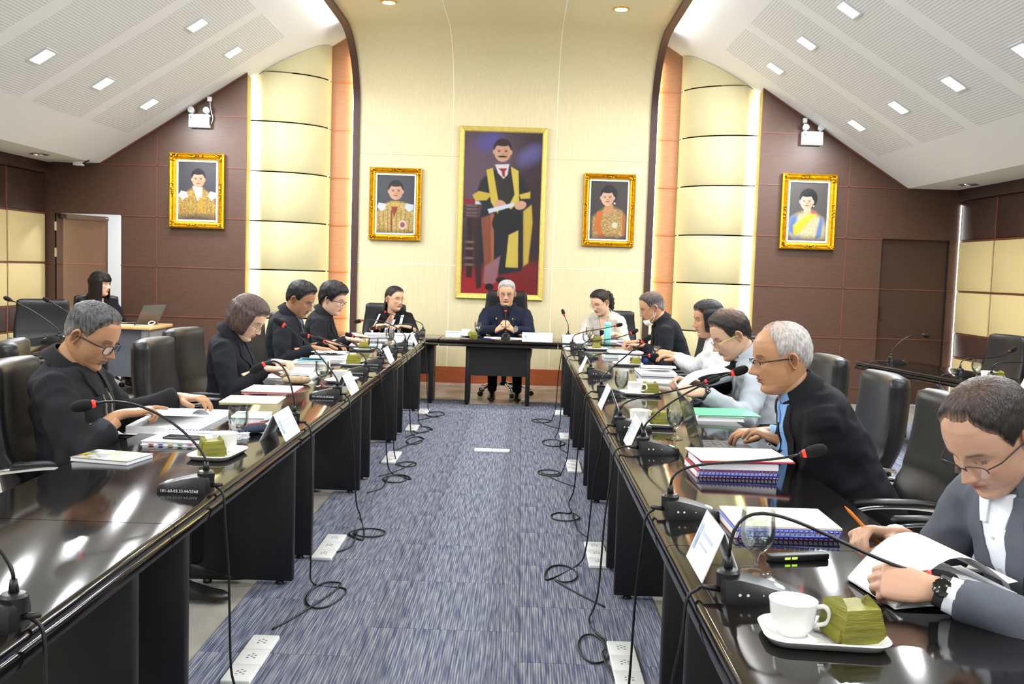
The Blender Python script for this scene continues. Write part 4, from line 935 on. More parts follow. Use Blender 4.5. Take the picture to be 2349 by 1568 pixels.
def pattern_notebook():
    o = thing('patterned_notebook', 'notebook with yellow, grey and white geometric cover on left table', 'notebook', (-1.46, 3.475, TH), math.radians(-12))
    MB().box(-.113, .113, -.078, .078, .002, .013).obj('pages', m_pages, o); MB().box(-.115, .115, -.08, .08, 0, .002).obj('back_cover', pmat('#8d8f93'), o)
    a = canvas(90, 63, '#808285'); R = random.Random(4)
    for i in range(9):
        for j in range(5):
            cx, cy = (i+.5+(.5 if j % 2 else 0))/9, (j+.5)/5
            c = R.choice(('#d8bc10', '#d8d8d6', '#d8d8d6', '#77797d', '#d8bc10')); 
            if R.random() < .4: ell(a, cx, cy, .06, .11, c, .1)
            else: poly(a, [(cx-.06, cy+.1), (cx+.06, cy+.1), (cx+R.choice((-.06, .06)), cy-.1)], c)
    MB().box(-.115, .115, -.08, .08, .013, .0148).obj('front_cover', pmat('#8d8f93'), o)
    p = picture(a, .23, .16, o, -.0152); p.rotation_euler = (-math.pi/2, 0, 0); p.name = 'cover_print'
pattern_notebook()
# --- left row
open_book(-1.50, 4.31, math.pi/2, 'thick open report being read by the zip-jacket person', .60, .27, .038, lift=(-.9, .05))
book(-1.30, 3.86, math.radians(-3), 'blue comb-bound report with coloured index tabs under the phone', .33, .21, .016, '#f1f2f6', spiral=None, tabs=True)
m_=book(-1.28, 3.99, math.pi, 'closed white report with blue comb binding beside the phone', .34, .05, .02, '#eef0f6', spiral='#3a5fb8')
t = thing('mobile_phone', 'black phone lying on the tabbed report', 'phone', (-1.33, 3.845, TH+.0165), math.radians(-4)); MB().rbox(-.075, .075, -.036, .036, 0, .008, .01, 3, r2=.003).obj('body', m_plast, t, smooth=30); MB().box(-.07, .07, -.032, .032, .008, .0085).obj('screen', M('phone_screen', (.01, .01, .012), .05, coat=.5), t)
tray(-1.115, 3.60, math.radians(84), 'white tray with leaf parcel and cup beside serial-numbered microphone', .25, .165); leaf_packet(-1.125, 3.555, TH+.007, 'leaf-wrapped sweet on tray nearest the zip-jacket person', .5, 1.02, 1); teacup(-1.11, 3.665, TH+.007, 'white cup behind leaf parcel on the left table tray', 2.2, False)
goblet(-1.113, 3.85, TH, 'water goblet by the left photo name card', 1.02)
pouch(-1.13, 4.07, math.radians(55), 'navy zipped pencil case behind the water goblet', .2, .028, '#232a44', zip_='#c0502a'); crumple(-1.075, 4.2, TH, 'scrunched cream tissue beside the navy pencil case', .032, '#efe6c8', 3)
book(-1.22, 4.42, math.radians(4), 'short stack of yellow-edged reports behind the goblet', .16, .2, .03, '#e9e2a8', top='#f4f2e2')
name_card(-.995, 4.06, math.pi/2, 'acrylic name card with small blue photo, nearest on left row')
sheets(-1.40, 5.1, .06, 'flat pale yellow folder on the left table', .29, .26, .005, '#f7f1cf', under='#e6dfb4'); sheets(-1.41, 5.56, .03, 'white document with a pink edge on the left table', .29, .3, .005, '#fbf6f4', under='#e0485c')
pouch(-1.335, 5.83, math.radians(12), 'beige patterned pencil case in front of the person by the beige pencil case', .17, .032, '#b39a78')
open_book(-1.45, 6.2, math.pi/2, 'open papers under the person by the beige pencil case\'s hands', .46, .27, .02, lift=(.7, .03)); crumple(-1.3, 6.5, TH, 'crumpled brown napkin beyond the open papers', .04, '#d9c9a8', 8)
goblet(-1.165, 5.74, TH, 'water goblet before the person by the beige pencil case\'s tray', 1.02); tray(-1.10, 6.03, math.radians(80), 'white tray with leaf parcel behind the middle left name card', .25, .165); leaf_packet(-1.11, 6.07, TH+.007, 'leaf parcel on tray behind the middle left name card', 1.2, .95, 2); teacup(-1.1, 5.96, TH+.007, 'white cup on tray behind the middle left name card', 1., False)
name_card(-.985, 5.53, math.pi/2, 'name card beside the person by the beige pencil case\'s microphone')
book(-1.48, 6.86, .05, 'thick white report under the teal book', .25, .3, .035, '#e8ecf2', top='#f3efd8'); book(-1.47, 6.87, .1, 'teal notebook lying on thick white report', .18, .24, .014, '#173b36', TH+.0352, top='#3f7f8c'); pen(-1.47, 6.85, TH+.054, .1, 'dark pen on the teal notebook', '#16263a')
tray(-1.20, 7.05, math.radians(86), 'white tray with peaked leaf parcel near the wire-glasses person', .26, .17); leaf_packet(-1.2, 7.03, TH+.007, 'peaked leaf parcel near the wire-glasses person\'s hand', .1, 1.15, 4)
open_book(-1.46, 7.62, math.pi/2, 'open white report under the wire-glasses person\'s hand', .5, .28, .03, lift=(-.8, .03)); goblet(-1.16, 7.7, TH, 'water goblet between wire-glasses person and black-glasses person', 1.02)
name_card(-1.02, 7.38, math.pi/2, 'name card in front of the wire-glasses person')
tray(-1.33, 8.32, math.radians(88), 'white tray with leaf parcel near the black-glasses person', .25, .165); leaf_packet(-1.33, 8.32, TH+.007, 'leaf parcel near the black-glasses person\'s hand', .1, 1.05, 6)
book(-1.38, 8.72, .1, 'white report the black-glasses person writes on', .28, .3, .016, '#eef1f7', top='#f5f7fb'); pen(-1.30, 8.86, TH+.022, .4, 'black pen on the black-glasses person\'s report', '#1a1a1e')
goblet(-1.17, 8.75, TH, 'water goblet beyond the black-glasses person\'s report', 1.02); name_card(-1.02, 9.1, math.pi/2, 'farthest name card on left row', .2)
book(-1.13, 9.45, .02, 'tall stack of white paper at far end of left row', .2, .26, .07, '#f1f4f8', name='paper_stack'); book(-1.38, 9.45, .1, 'blue folder with papers at far end of left row', .2, .24, .03, '#2f4f8e', top='#f3efe6')
book(-1.5, 10.15, .1, 'report before the lace-collared person', .24, .2, .02, '#3a5a96', top='#f2f2ee')
# --- head table
book(-.69, 10.42, .02, 'white paper stack left of the chairperson', .21, .2, .045, '#eef2fa', name='paper_stack'); teacup(-.575, 10.36, TH, 'white cup left of the chairperson', 1.57); leaf_packet(-.5, 10.31, TH, 'leaf parcel left of the chairperson', .3, .9, 9); goblet(-.455, 10.5, TH, 'water goblet left of the chairperson', 1.02)
name_card(.175, 10.0, 0, 'long white name plate with photo in front of the chairperson', .31, .09, .04); pen(-.33, 10.16, TH+.006, .15, 'blue pen left of the chairperson\'s microphone', '#2338a8'); sheets(-.17, 10.25, .0, 'white sheets under the chairperson\'s clasped hands', .42, .18, .008)
name_card(.56, 10.0, .1, 'name plate with pale blue print in front of cream-blazer person', .26, .08, .04); goblet(.72, 10.15, TH, 'water goblet near the turquoise bottle', 1.02); leaf_packet(.80, 10.1, TH, 'leaf parcel near the turquoise bottle', .2, .95, 11)
t = thing('drinking_bottle', 'turquoise drinking bottle in front of cream-blazer person', 'bottle', (.905, 10.12, TH)); m_teal = M('turquoise_coat', '#8fd8d4', .35)
MB().lathe([(.001, 0), (.036, .001), (.038, .006), (.038, .165), (.036, .172)], 20, cap=False).obj('body', m_teal, t, smooth=40); MB().lathe([(.036, .174), (.038, .178), (.038, .208), (.034, .214), (.001, .214)], 20, cap=False).obj('lid', m_teal, t, smooth=40)
sheets(.95, 10.3, .1, 'papers under cream-blazer person\'s hand', .3, .21, .01, '#f3f4f6'); book(1.12, 10.02, .1, 'red and blue folder beside cream-blazer person', .24, .2, .02, '#a8283c', top='#2f3f8e')
# --- right row
tray(.635, 1.945, math.radians(-4), 'white tray with cup and leaf parcel nearest the camera', .25, .165); teacup(.575, 1.955, TH+.007, 'white coffee cup on the tray nearest the camera', -.2, False); leaf_packet(.692, 1.94, TH+.007, 'leaf-wrapped sweet on the tray nearest the camera', .25, 1.12, 21); crumple(.643, 1.975, TH+.007, 'white paper napkin between cup and nearest leaf parcel', .024, '#f5f5f6', 5)
goblet(.60, 2.37, TH, 'large water goblet next to the nearest right name card', 1.06); name_card(.50, 2.39, math.pi/2, 'nearest name card on right row, seen edge-on', .22, .125, .05)
t = thing('pointer_device', 'slim black device with two green lights near the orange pen', 'device', (.74, 2.50, TH), math.radians(14)); MB().rbox(-.085, .085, -.016, .016, 0, .018, .008, 3).obj('body', m_plast, t, smooth=30); MB().box(-.045, -.03, -.0165, -.0155, .007, .012).obj('indicator', M('green_led', '#b8e838', .4, emit='#b8f038', estr=1.5), t); MB().box(-.025, -.01, -.0165, -.0155, .007, .012).obj('indicator', MATS['green_led'], t)
book(.765, 2.80, math.radians(1), 'blue comb-bound folder next to the orange-pen person', .30, .22, .024, '#8c1f2c', spiral='#2a3aa0', top='#31409a'); sheets(.775, 2.83, .0, 'cream sheet lying on the blue comb-bound folder', .30, .23, .006, '#f8f2d8', TH+.0245)
book(.80, 3.62, .02, 'blue comb-bound report at bottom of the laptop person\'s pile', .30, .24, .026, '#a02032', spiral='#23349a', top='#b5243a'); book(.81, 3.63, .03, 'dark green bound report in the laptop person\'s pile', .29, .235, .03, '#16352c', TH+.0262, top='#2d3fa0'); sheets(.83, 3.63, .08, 'cream folder topping the laptop person\'s pile', .34, .24, .01, '#f8f1dc', TH+.0565, under='#c02c40')
goblet(.70, 4.31, TH, 'water goblet between laptop and cup tray', 1.04); tray(.635, 4.66, math.radians(-2), 'white tray with cup and leaf parcel near the laptop', .25, .165); teacup(.585, 4.66, TH+.007, 'white cup on the tray near the laptop', .3, False); leaf_packet(.695, 4.67, TH+.007, 'leaf parcel on the tray near the laptop', .4, 1.05, 23); name_card(.515, 4.12, math.pi/2, 'name card before the laptop, seen edge-on', .22, .12, .05)
name_card(.49, 5.25, math.pi/2, 'name card shaped like upturned V before grey-blazer person', .22, .12, .05); goblet(.60, 5.68, TH, 'water goblet near grey-blazer person', 1.04); tray(.735, 5.85, 0, 'white tray with cup and leaf parcel before grey-blazer person', .25, .165); teacup(.70, 5.85, TH+.007, 'white cup before grey-blazer person', -.3, False); leaf_packet(.795, 5.87, TH+.007, 'leaf parcel before grey-blazer person', .2, 1.05, 24)
t = book(1.02, 4.98, .02, 'white document box under the green folder', .24, .2, .022, '#f1f2f3', name='document_box', cat='box'); book(1.06, 5.02, .06, 'bright green folder near grey-blazer person', .32, .27, .008, '#49b878', TH+.0225, top='#58c98a')
open_book(1.0, 7.15, math.pi/2, 'open white report on navy cover before person in white', .46, .26, .03, cover='#1c2450', lift=(-.8, .04)); sheets(.93, 6.6, 0, 'loose white sheets before person in white', .24, .2, .006)
tray(.86, 7.72, 0, 'white tray with cup at the middle of right row', .24, .16); teacup(.83, 7.72, TH+.007, 'white cup at the middle of right row', 0, False); leaf_packet(.92, 7.73, TH+.007, 'leaf parcel at the middle of right row', .1, .9, 26); name_card(.49, 7.1, math.pi/2, 'name card farther along right row', .22, .11, .05)
book(.88, 8.42, .05, 'dark green binder under red papers before masked person', .32, .22, .035, '#12352b', top='#1b4a3c'); book(.91, 8.45, .08, 'red folder on the dark green binder', .28, .22, .01, '#b03038', TH+.0355, top='#f5f3f2')
sheets(.98, 9.0, .1, 'blue-white papers before masked person', .3, .26, .01, '#eaf0f8'); tray(.72, 9.15, 0, 'white tray at far end of right row', .22, .15); goblet(.64, 9.4, TH, 'water goblet at far end of right row', 1.02); leaf_packet(.72, 9.15, TH+.007, 'leaf parcel at far end of right row', .1, .85, 28)
t = thing('blue_sunglasses', 'folded blue-lensed glasses near tumbler on right row', 'glasses', (1.0, 7.93, TH+.02), .3)
for s_ in (-1, 1): MB().lathe([(.024, -.001), (.026, 0), (.024, .001)], 16, (s_*.03, 0, 0), Matrix.Rotation(math.pi/2, 4, 'X')).obj('lens', M('blue_lens', '#23337a', .1, coat=.5), t, smooth=30); MB().tube([(s_*.055, 0, .005), (s_*.055, .09, -.012)], .002, 6).obj('temple', m_plast, t)
# laptop of the man in the blue shirt
def laptop(x, y, rz, label, z=TH, lid_deg=107, s=1., dark='#3a3d42'):
    t = thing('laptop', label, 'laptop', (x, y, z), rz); gm = M('laptop_shell', '#55585e', .35, metal=.5)
    MB().rbox(-.12*s, .12*s, -.17*s, .17*s, 0, .014, .01, 3, r2=.004).obj('base', gm, t, smooth=30)
    k = MB()
    for i in range(5):
        for j in range(12): k.box((-.085+.026*i)*s, (-.085+.026*i+.022)*s, (-.155+.026*j)*s, (-.155+.026*j+.022)*s, .014, .0155)
    kk = k.obj('keyboard', m_plast, t); kk['kind'] = 'stuff'; MB().box(.055*s, .11*s, -.05*s, .05*s, .014, .0146).obj('touchpad', M('pad_grey', '#6a6d73', .4), t)
    a = math.radians(lid_deg-90); mt = Matrix.Translation((-.118*s, 0, .012)) @ Matrix.Rotation(-a, 4, 'Y')
    MB().box(-.004, .004, -.17*s, .17*s, 0, .225*s, mt).obj('lid', M('laptop_lid', (.05, .052, .056), .12, coat=.8), t); MB().box(.004, .0048, -.16*s, .16*s, .012, .215*s, mt).obj('screen', M('screen_grey', '#3c4450', .2, emit='#8c9cb4', estr=.25), t); return t
laptop(.875, 4.06, 0, 'open laptop whose dark lid faces the aisle, used by person in blue shirt'); laptop(-4.02, 10.2, math.radians(-200), 'open black laptop on the wooden desk by the left wall', .72, 118)
t = thing('charger_cable', 'white charging cable curled on the wooden desk', 'cable', (-3.95, 10.0, .722)); MB().tube(spline([(-.2, 0, .004), (0, .01, .004), (.12, .02, .004), (.17, .05, .03), (.13, .06, .045), (.1, .05, .02), (.16, .0, .004)], 6), .005, 6).obj('wire', M('wire_white', '#f0f0f0', .4), t, smooth=True)
# --- side tables
goblet(3.50, 7.47, TH, 'water goblet on right side table', 1.05); tray(3.56, 7.38, .2, 'white tray with cup on right side table', .24, .16); teacup(3.535, 7.37, TH+.007, 'white cup on right side table', 0, False); leaf_packet(3.62, 7.40, TH+.007, 'leaf parcel on right side table', .2, 1., 31); name_card(3.72, 6.98, math.radians(98), 'name card on right side table at picture edge', .26, .11, .055)
tray(-3.95, 8.62, 1.5, 'white tray with cup on left side table', .24, .16); teacup(-3.95, 8.62, TH+.007, 'white cup on left side table behind zip-jacket person', 2.6, False); leaf_packet(-3.87, 8.66, TH+.007, 'leaf parcel on left side table', .2, 1., 33)
# loose cables on the floor behind the left chairs
t = thing('cable_bundle', 'tangle of black cables on floor beside the grey desk', 'cable', (-3.5, 9.9, .004)); R_ = random.Random(5)
for k in range(5): MB().tube(spline([(R_.uniform(-.35, .35), R_.uniform(-.3, .3), .006+.003*k) for _ in range(7)], 6), .005, 6).obj('wire', m_cord, t, smooth=True)
# ------------------------------------------------------------------ people
def interp(z, tab): t = np.array(tab); o = np.argsort(t[:, 0]); return np.interp(z, t[o, 0], t[o, 1])
F_TAB = [(.126, .0), (.123, .022), (.115, .048), (.10, .071), (.08, .086), (.06, .093), (.04, .0955), (.025, .096), (.012, .092), (0, .089), (-.02, .089), (-.045, .089), (-.06, .0885), (-.075, .085), (-.085, .081), (-.1, .083), (-.11, .081), (-.12, .070), (-.127, .045), (-.13, .0)]
B_TAB = [(.126, .0), (.123, .03), (.115, .058), (.10, .080), (.08, .095), (.05, .106), (.02, .108), (0, .104), (-.03, .092), (-.06, .078), (-.09, .068), (-.12, .060), (-.127, .05), (-.13, .0)]
W_TAB = [(.126, .0), (.123, .024), (.115, .044), (.10, .060), (.08, .0705), (.05, .0765), (.02, .0765), (0, .0755), (-.03, .0725), (-.05, .0695), (-.07, .0645), (-.09, .0565), (-.105, .047), (-.12, .034), (-.127, .02), (-.13, .0)]
def gs(x, s): return np.exp(-(x/s)**2)
def head_surface(TH_, Z, fem=False, off=0., feat=True, jaw=1., nose=1.):
    f, b, w = interp(Z, F_TAB), interp(Z, B_TAB), interp(Z, W_TAB)
    if fem: low = np.clip((-.02-Z)/.1, 0, 1); w = w*(1-.07*low); f = f-.002*low
    w = w*(1+(jaw-1)*np.clip((-.02-Z)/.08, 0, 1))
    f, b, w = f+off, b+off, w+off
    s, c = np.sin(TH_), np.cos(TH_); X = w*np.sign(s)*np.abs(s)**.92; yc = -.005
    Y = np.where(c > 0, yc+(f-yc)*np.abs(c)**.80, yc-(b+yc)*np.abs(c)**.95)
    if feat:
        fr = np.clip(c*3, 0, 1); ax = np.abs(X)
        nz = np.interp(Z, [-.052, -.046, -.040, -.033, -.02, 0, .014, .024], [0, .006, .022, .0295, .023, .0125, .006, 0])*nose
        ns = np.interp(Z, [-.05, -.033, 0, .02], [.0145, .0125, .0085, .009])
        D = nz*gs(X, ns)+.007*gs(ax-.0125, .006)*gs(Z+.038, .008)
        D -= .0125*gs(ax-.031, .017)*gs(Z-.003, .0125); D += .0035*gs(ax-.03, .02)*gs(Z-.022, .008)
        D += .005*gs(ax-.046, .016)*gs(Z+.022, .016); D -= .004*gs(ax-.04, .012)*gs(Z+.062, .02)
        D += .0080*gs(X, .020)*gs(Z+.0588, .0048)+.0080*gs(X, .018)*gs(Z+.0702, .0050)-.0042*gs(X, .021)*gs(Z+.0642, .0019)
        D += .003*gs(X, .03)*gs(Z+.064, .018); D -= .0016*gs(ax-.020-.25*np.clip(-.036-Z, 0, .05), .0035)*gs(Z+.055, .02); D -= .004*gs(X, .022)*gs(Z+.0815, .006); D += .0055*gs(X, .02)*gs(Z+.1, .012)
        Y = Y+D*fr
    return X, Y, Z
N_TH, N_Z = 112, 84
def th_samples():
    u = np.linspace(-1, 1, N_TH, endpoint=False); return math.pi*(np.sign(u)*np.abs(u)**1.45)
def z_samples(lo=-.13, hi=.126, n=N_Z):
    u = np.linspace(0, 1, n); return lo+(hi-lo)*(u*.75+.25*(3*u*u-2*u**3))
def head_mesh(p):
    th = th_samples(); z = z_samples(); TT, Z = np.meshgrid(th, z); X, Y, Z = head_surface(TT, Z, p.get('fem'), jaw=p.get('jaw', 1), nose=p.get('nose', 1))
    v = np.stack([X, Y, Z], -1).reshape(-1, 3); n, m = Z.shape; i = np.arange(n*m).reshape(n, m); j = np.roll(i, -1, 1)
    f = np.stack([i[:-1], j[:-1], j[1:], i[1:]], -1).reshape(-1, 4)
    sk = np.array(lin(p['skin'])); c = np.tile(sk, (n*m, 1)); ax = np.abs(v[:, 0]); zz = v[:, 2]; fr = (v[:, 1] > .04)
    def mx(k, col): nonlocal c; k = np.clip(k, 0, 1)[:, None]; c = c*(1-k)+np.array(col)*k
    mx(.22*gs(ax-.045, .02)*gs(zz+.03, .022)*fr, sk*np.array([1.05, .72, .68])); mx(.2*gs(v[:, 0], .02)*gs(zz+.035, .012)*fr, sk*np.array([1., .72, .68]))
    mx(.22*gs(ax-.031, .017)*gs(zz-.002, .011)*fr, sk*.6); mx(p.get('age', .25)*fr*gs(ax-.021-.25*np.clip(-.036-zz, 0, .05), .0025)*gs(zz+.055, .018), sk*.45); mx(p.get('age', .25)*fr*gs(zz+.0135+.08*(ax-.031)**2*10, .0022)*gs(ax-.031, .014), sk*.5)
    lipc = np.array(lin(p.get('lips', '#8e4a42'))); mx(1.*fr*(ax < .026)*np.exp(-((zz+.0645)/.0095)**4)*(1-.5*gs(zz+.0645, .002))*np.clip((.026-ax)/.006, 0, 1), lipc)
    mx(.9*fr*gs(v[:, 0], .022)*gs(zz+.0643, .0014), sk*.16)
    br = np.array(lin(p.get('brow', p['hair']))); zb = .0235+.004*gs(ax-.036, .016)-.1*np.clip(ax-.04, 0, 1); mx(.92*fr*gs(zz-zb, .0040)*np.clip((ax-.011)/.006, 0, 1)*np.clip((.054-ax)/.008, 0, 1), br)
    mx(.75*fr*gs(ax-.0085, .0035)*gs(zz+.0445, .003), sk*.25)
    if p.get('stubble'): mx(.28*fr*np.clip((-.045-zz)/.01, 0, 1)*(zz > -.12), sk*.45)
    if p.get('moustache'): mx(.8*fr*gs(zz+.0515, .004)*np.clip((.026-ax)/.006, 0, 1), np.array(lin('#1c1614')))
    rn = np.random.RandomState(p.get('seed', 5)); g1 = rn.rand(14, 14, 14); ii = np.clip(((v+.14)/.28*13), 0, 12.99); i0 = ii.astype(int); fr_ = ii-i0; nz_ = np.zeros(len(v))
    for dx in (0, 1):
        for dy in (0, 1):
            for dz in (0, 1): nz_ += g1[i0[:, 0]+dx, i0[:, 1]+dy, i0[:, 2]+dz]*np.abs(1-dx-fr_[:, 0])*np.abs(1-dy-fr_[:, 1])*np.abs(1-dz-fr_[:, 2])
    c = c*(1+.16*(nz_-.5))[:, None]
    return v, f, c
def small_sphere(c, r, n=10, sc=(1, 1, 1)):
    vs, fs = [], []
    for i in range(n+1):
        a = math.pi*i/n
        for k in range(n*2): b = math.pi*k/n; vs.append((c[0]+r*sc[0]*math.sin(a)*math.cos(b), c[1]+r*sc[1]*math.sin(a)*math.sin(b), c[2]+r*sc[2]*math.cos(a)))
    for i in range(n):
        for k in range(n*2): a = i*n*2+k; b = i*n*2+(k+1) % (n*2); fs.append((a, b, b+n*2, a+n*2))
    return vs, fs
def face_extras(p):
    """eyes with lids, and ears; returns list of (verts, faces, colours) in head space"""
    out = []; sk = np.array(lin(p['skin'])); lid = p.get('lid', .55)
    for s in (-1, 1):
        x = s*.031; f = float(head_surface(np.array([math.asin(min(.95, .031/.0755))]), np.array([.003]), p.get('fem'), feat=True)[1][0])
        c = (x, f-.0075, .002); vs, fs = small_sphere(c, .0115, 12); cc = []
        for q in vs:
            d = math.hypot(q[0]-x+s*.001, q[2]-.0); cc.append((.012, .008, .006) if (d < .0058 and q[1] > c[1]) else (.62, .58, .54))
        out.append((vs, fs, cc))
        vs, fs = small_sphere(c, .0127, 12); keep = []; ok = [((q[2]-c[2])/.0127 > 1-2*lid+.25*(abs(q[0]-x)/.0127)**2) or ((q[2]-c[2])/.0127 < -.72) for q in vs]
        fs = [f_ for f_ in fs if all(ok[i] for i in f_)]; cl = []
        for q in vs: e = (q[2]-c[2])/.0127-(1-2*lid); cl.append(tuple(sk*(.10 if 0 < e < .13 else .86)))
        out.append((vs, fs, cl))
        # ear: dished plate with a rolled rim
        if p.get('noear'): continue
        ec = Vector((s*.0765, -.012, -.004)); tilt = Matrix.Rotation(-.18, 3, 'X') @ Matrix.Rotation(s*.42, 3, 'Z'); E = []
        rim = [(-.004+.0175*math.cos(a)*(1 if math.cos(a) < 0 else .75)*(1.05 if a < math.pi else .82), .031*math.sin(a)) for a in [2*math.pi*k/22 for k in range(22)]]
        rows = []
        for (sc_, o) in ((1., -.010), (1.04, .002), (1.0, .0075), (.86, .0075), (.72, .0025), (.35, .0), (.02, .001)):
            rows.append([ec+tilt @ Vector((s*o+s*.004, -q[0]*sc_*-1-.004, q[1]*sc_)) for q in rim])
        vs = [tuple(q) for r in rows for q in r]; n = 22; fs = [(i*n+k, i*n+(k+1) % n, (i+1)*n+(k+1) % n, (i+1)*n+k) for i in range(6) for k in range(n)]
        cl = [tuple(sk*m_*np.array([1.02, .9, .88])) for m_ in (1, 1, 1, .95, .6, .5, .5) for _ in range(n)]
        out.append((vs, fs, cl))
    return out
def hairline(th, p):
    a = np.degrees(np.abs(th)); fr, te, si, bk = p['hl']
    return np.interp(a, [0, 28, 50, 66, 78, 92, 112, 140, 180], [fr, fr+.002, te, te-.022, si, si+.012, -.005+bk*.3, bk*.85, bk])
def hair_cap(p):
    th = np.linspace(-math.pi, math.pi, 120, endpoint=False); z = np.linspace(-.10, .1255, 64); TT, Z = np.meshgrid(th, z)
    zh = hairline(TT, p); k = np.clip((Z-zh+.0016*np.sin(TT*31)*np.cos(TT*13))/p.get('fade', .03), 0, 1); k = k*k*(3-2*k); tk = p['thick']; a = np.abs(TT)
    T_ = tk[1]+(tk[0]-tk[1])*np.clip((Z-.02)/.06, 0, 1)
    if 'front_lift' in p: T_ = T_+p['front_lift']*gs(TT, .6)*np.clip((Z-.05)/.04, 0, 1)
    if 'part' in p: T_ = T_-.006*gs((TT-p['part'])*np.cos(0), .12)*np.clip((Z-.07)/.03, 0, 1)
    if 'bald' in p:
        bx, by, br = p['bald']; X0, Y0, _ = head_surface(TT, Z, feat=False); k = k*np.clip((np.hypot(X0-bx, (Y0-by)*.85)/br-.75)/.4+np.clip((.075-Z)/.02, 0, 1), 0, 1)
    rng = np.random.RandomState(p.get('seed', 1)); nz = np.zeros(TT.shape)
    for fq, am in ((7, .5), (17, .35), (39, .3)):
        ph = rng.rand(3)*6.28; nz += am*np.sin(fq*TT+ph[0]+2.5*np.sin(Z*40+ph[1]))*np.cos(Z*fq*6+ph[2])
    off = np.where(k > 0, k*(T_+p.get('rough', .002)*nz), 0)-.004*(1-k)
    X, Y, Z2 = head_surface(TT, Z, p.get('fem'), feat=False); r = np.sqrt(X**2+(Y+.005)**2+(Z-0.0)**2)+1e-6
    X, Y, Z2 = X+X/r*off, Y+(Y+.005)/r*off, Z2+Z/r*off
    v = np.stack([X, Y, Z2], -1).reshape(-1, 3); n, m = Z.shape; i = np.arange(n*m).reshape(n, m); j = np.roll(i, -1, 1); f = np.stack([i[:-1], j[:-1], j[1:], i[1:]], -1).reshape(-1, 4).tolist(); f.append(tuple(i[-1].tolist()))
    den = np.clip(k*1.25, 0, 1)**.85
    if 'thin' in p:
        bx, by, br, stg = p['thin']; X0, Y0, _ = head_surface(TT, Z, feat=False); den = den*(1-stg*np.exp(-((X0-bx)**2+((Y0-by)*.8)**2)/br**2)*np.clip((Z-.03)/.03, 0, 1)*(.7+.5*np.sin(TT*60)*np.sin(Z*300)))
    if 'bald' in p: den = den*np.clip(k*1.3, 0, 1)
    side = np.clip((.05-Z)/.06, 0, 1)*p.get('sidegrey', 0.); hc, gc, sc_ = np.array(lin(p['hair'])), np.array(lin(p.get('grey', '#8a8886'))), np.array(lin(p['skin']))*.8
    C = hc*(1-side[..., None])+gc*side[..., None]; C = sc_*(1-den[..., None])+C*den[..., None]
    return v, f, C.reshape(-1, 3)
def setcol(o, c):
    me = o.data; n = len(me.vertices); c = np.array(c, float); c = np.tile(c, (n, 1)) if c.ndim == 1 else c
    me.color_attributes.new('col', 'FLOAT_COLOR', 'POINT').data.foreach_set('color', np.concatenate([c, np.ones((n, 1))], 1).ravel()); return o
def hair_drape(p, d):
    """hanging curtain: th0..th1 measured from the face on each side; drops from the cap down to depth"""
    a0 = math.radians(d['open']); nT, nR = 54, 26; TTs = [a0+(2*math.pi-2*a0)*k/nT for k in range(nT+1)]; outer, inner = [], []; rg = random.Random(3)
    ph = [rg.random()*6 for _ in range(4)]
    for th in TTs:
        t = ((th+math.pi) % (2*math.pi))-math.pi; back = .5-.5*math.cos(th); L = d['side']+(d['back']-d['side'])*back; co, ci = [], []
        for r in range(nR+1):
            u = r/nR; z = .085-(.085-L)*u
            zz = max(z, -.012); X, Y, _ = head_surface(np.array([t]), np.array([zz]), p.get('fem'), feat=False); X, Y = float(X[0]), float(Y[0]); rad = math.hypot(X, Y+.005); nx, ny = X/rad, (Y+.005)/rad
            fl = d.get('flare', .0)*max(0, -.012-z)*4-d.get('curl', .0)*max(0, (u-.75)/.25)**2
            wob = .0022*math.sin(9*th+ph[0]+z*20)+.0015*math.sin(23*th+ph[1])
            o = d['thick']*min(1, u*4+.45)+fl+wob; 
            if z < -.03: o += -.035*min(1, (-.03-z)/.1)*back*d.get('nape', 1)
            co.append((X+nx*o, Y+ny*o-d.get('sweep', 0)*max(0, -.02-z), z)); q = o-.011*min(1, .3+u*2); ci.append((X+nx*q, Y+ny*q-d.get('sweep', 0)*max(0, -.02-z), z))
        outer.append(co); inner.append(ci)
    rings = [a+b[::-1] for a, b in zip(outer, inner)]
    return MB().loft(rings)
def fuse(mb, voxel, it=4, fac=.5):
    me = mb.mesh('tmp', m_black); o = bpy.data.objects.new('tmp', me); COL.objects.link(o)
    r = o.modifiers.new('r', 'REMESH'); r.mode = 'VOXEL'; r.voxel_size = voxel
    if it: s = o.modifiers.new('s', 'SMOOTH'); s.factor = fac; s.iterations = it
    dg = bpy.context.evaluated_depsgraph_get(); out = bpy.data.meshes.new_from_object(o.evaluated_get(dg)); bpy.data.objects.remove(o); return out
def mesh_np(me): v = np.empty(len(me.vertices)*3); me.vertices.foreach_get('co', v); return v.reshape(-1, 3), [tuple(p.vertices) for p in me.polygons]
HAND_CACHE = {}
POSES = {'rest': ((22, 30, 18),)*4, 'flat': ((10, 14, 8),)*4, 'hold': ((48, 62, 30),)*4, 'fist': ((68, 80, 40),)*4, 'point': ((6, 8, 5), (52, 70, 40), (58, 74, 40), (60, 74, 40)), 'type': ((26, 34, 16), (22, 36, 18), (24, 36, 18), (28, 36, 18)), 'spread': ((14, 20, 10), (16, 22, 12), (20, 26, 14), (24, 30, 16)), 'pen': ((46, 42, 20), (52, 56, 26), (60, 70, 34), (64, 74, 38)), 'grip': ((34, 44, 30), (34, 46, 30), (36, 48, 30), (40, 50, 30))}
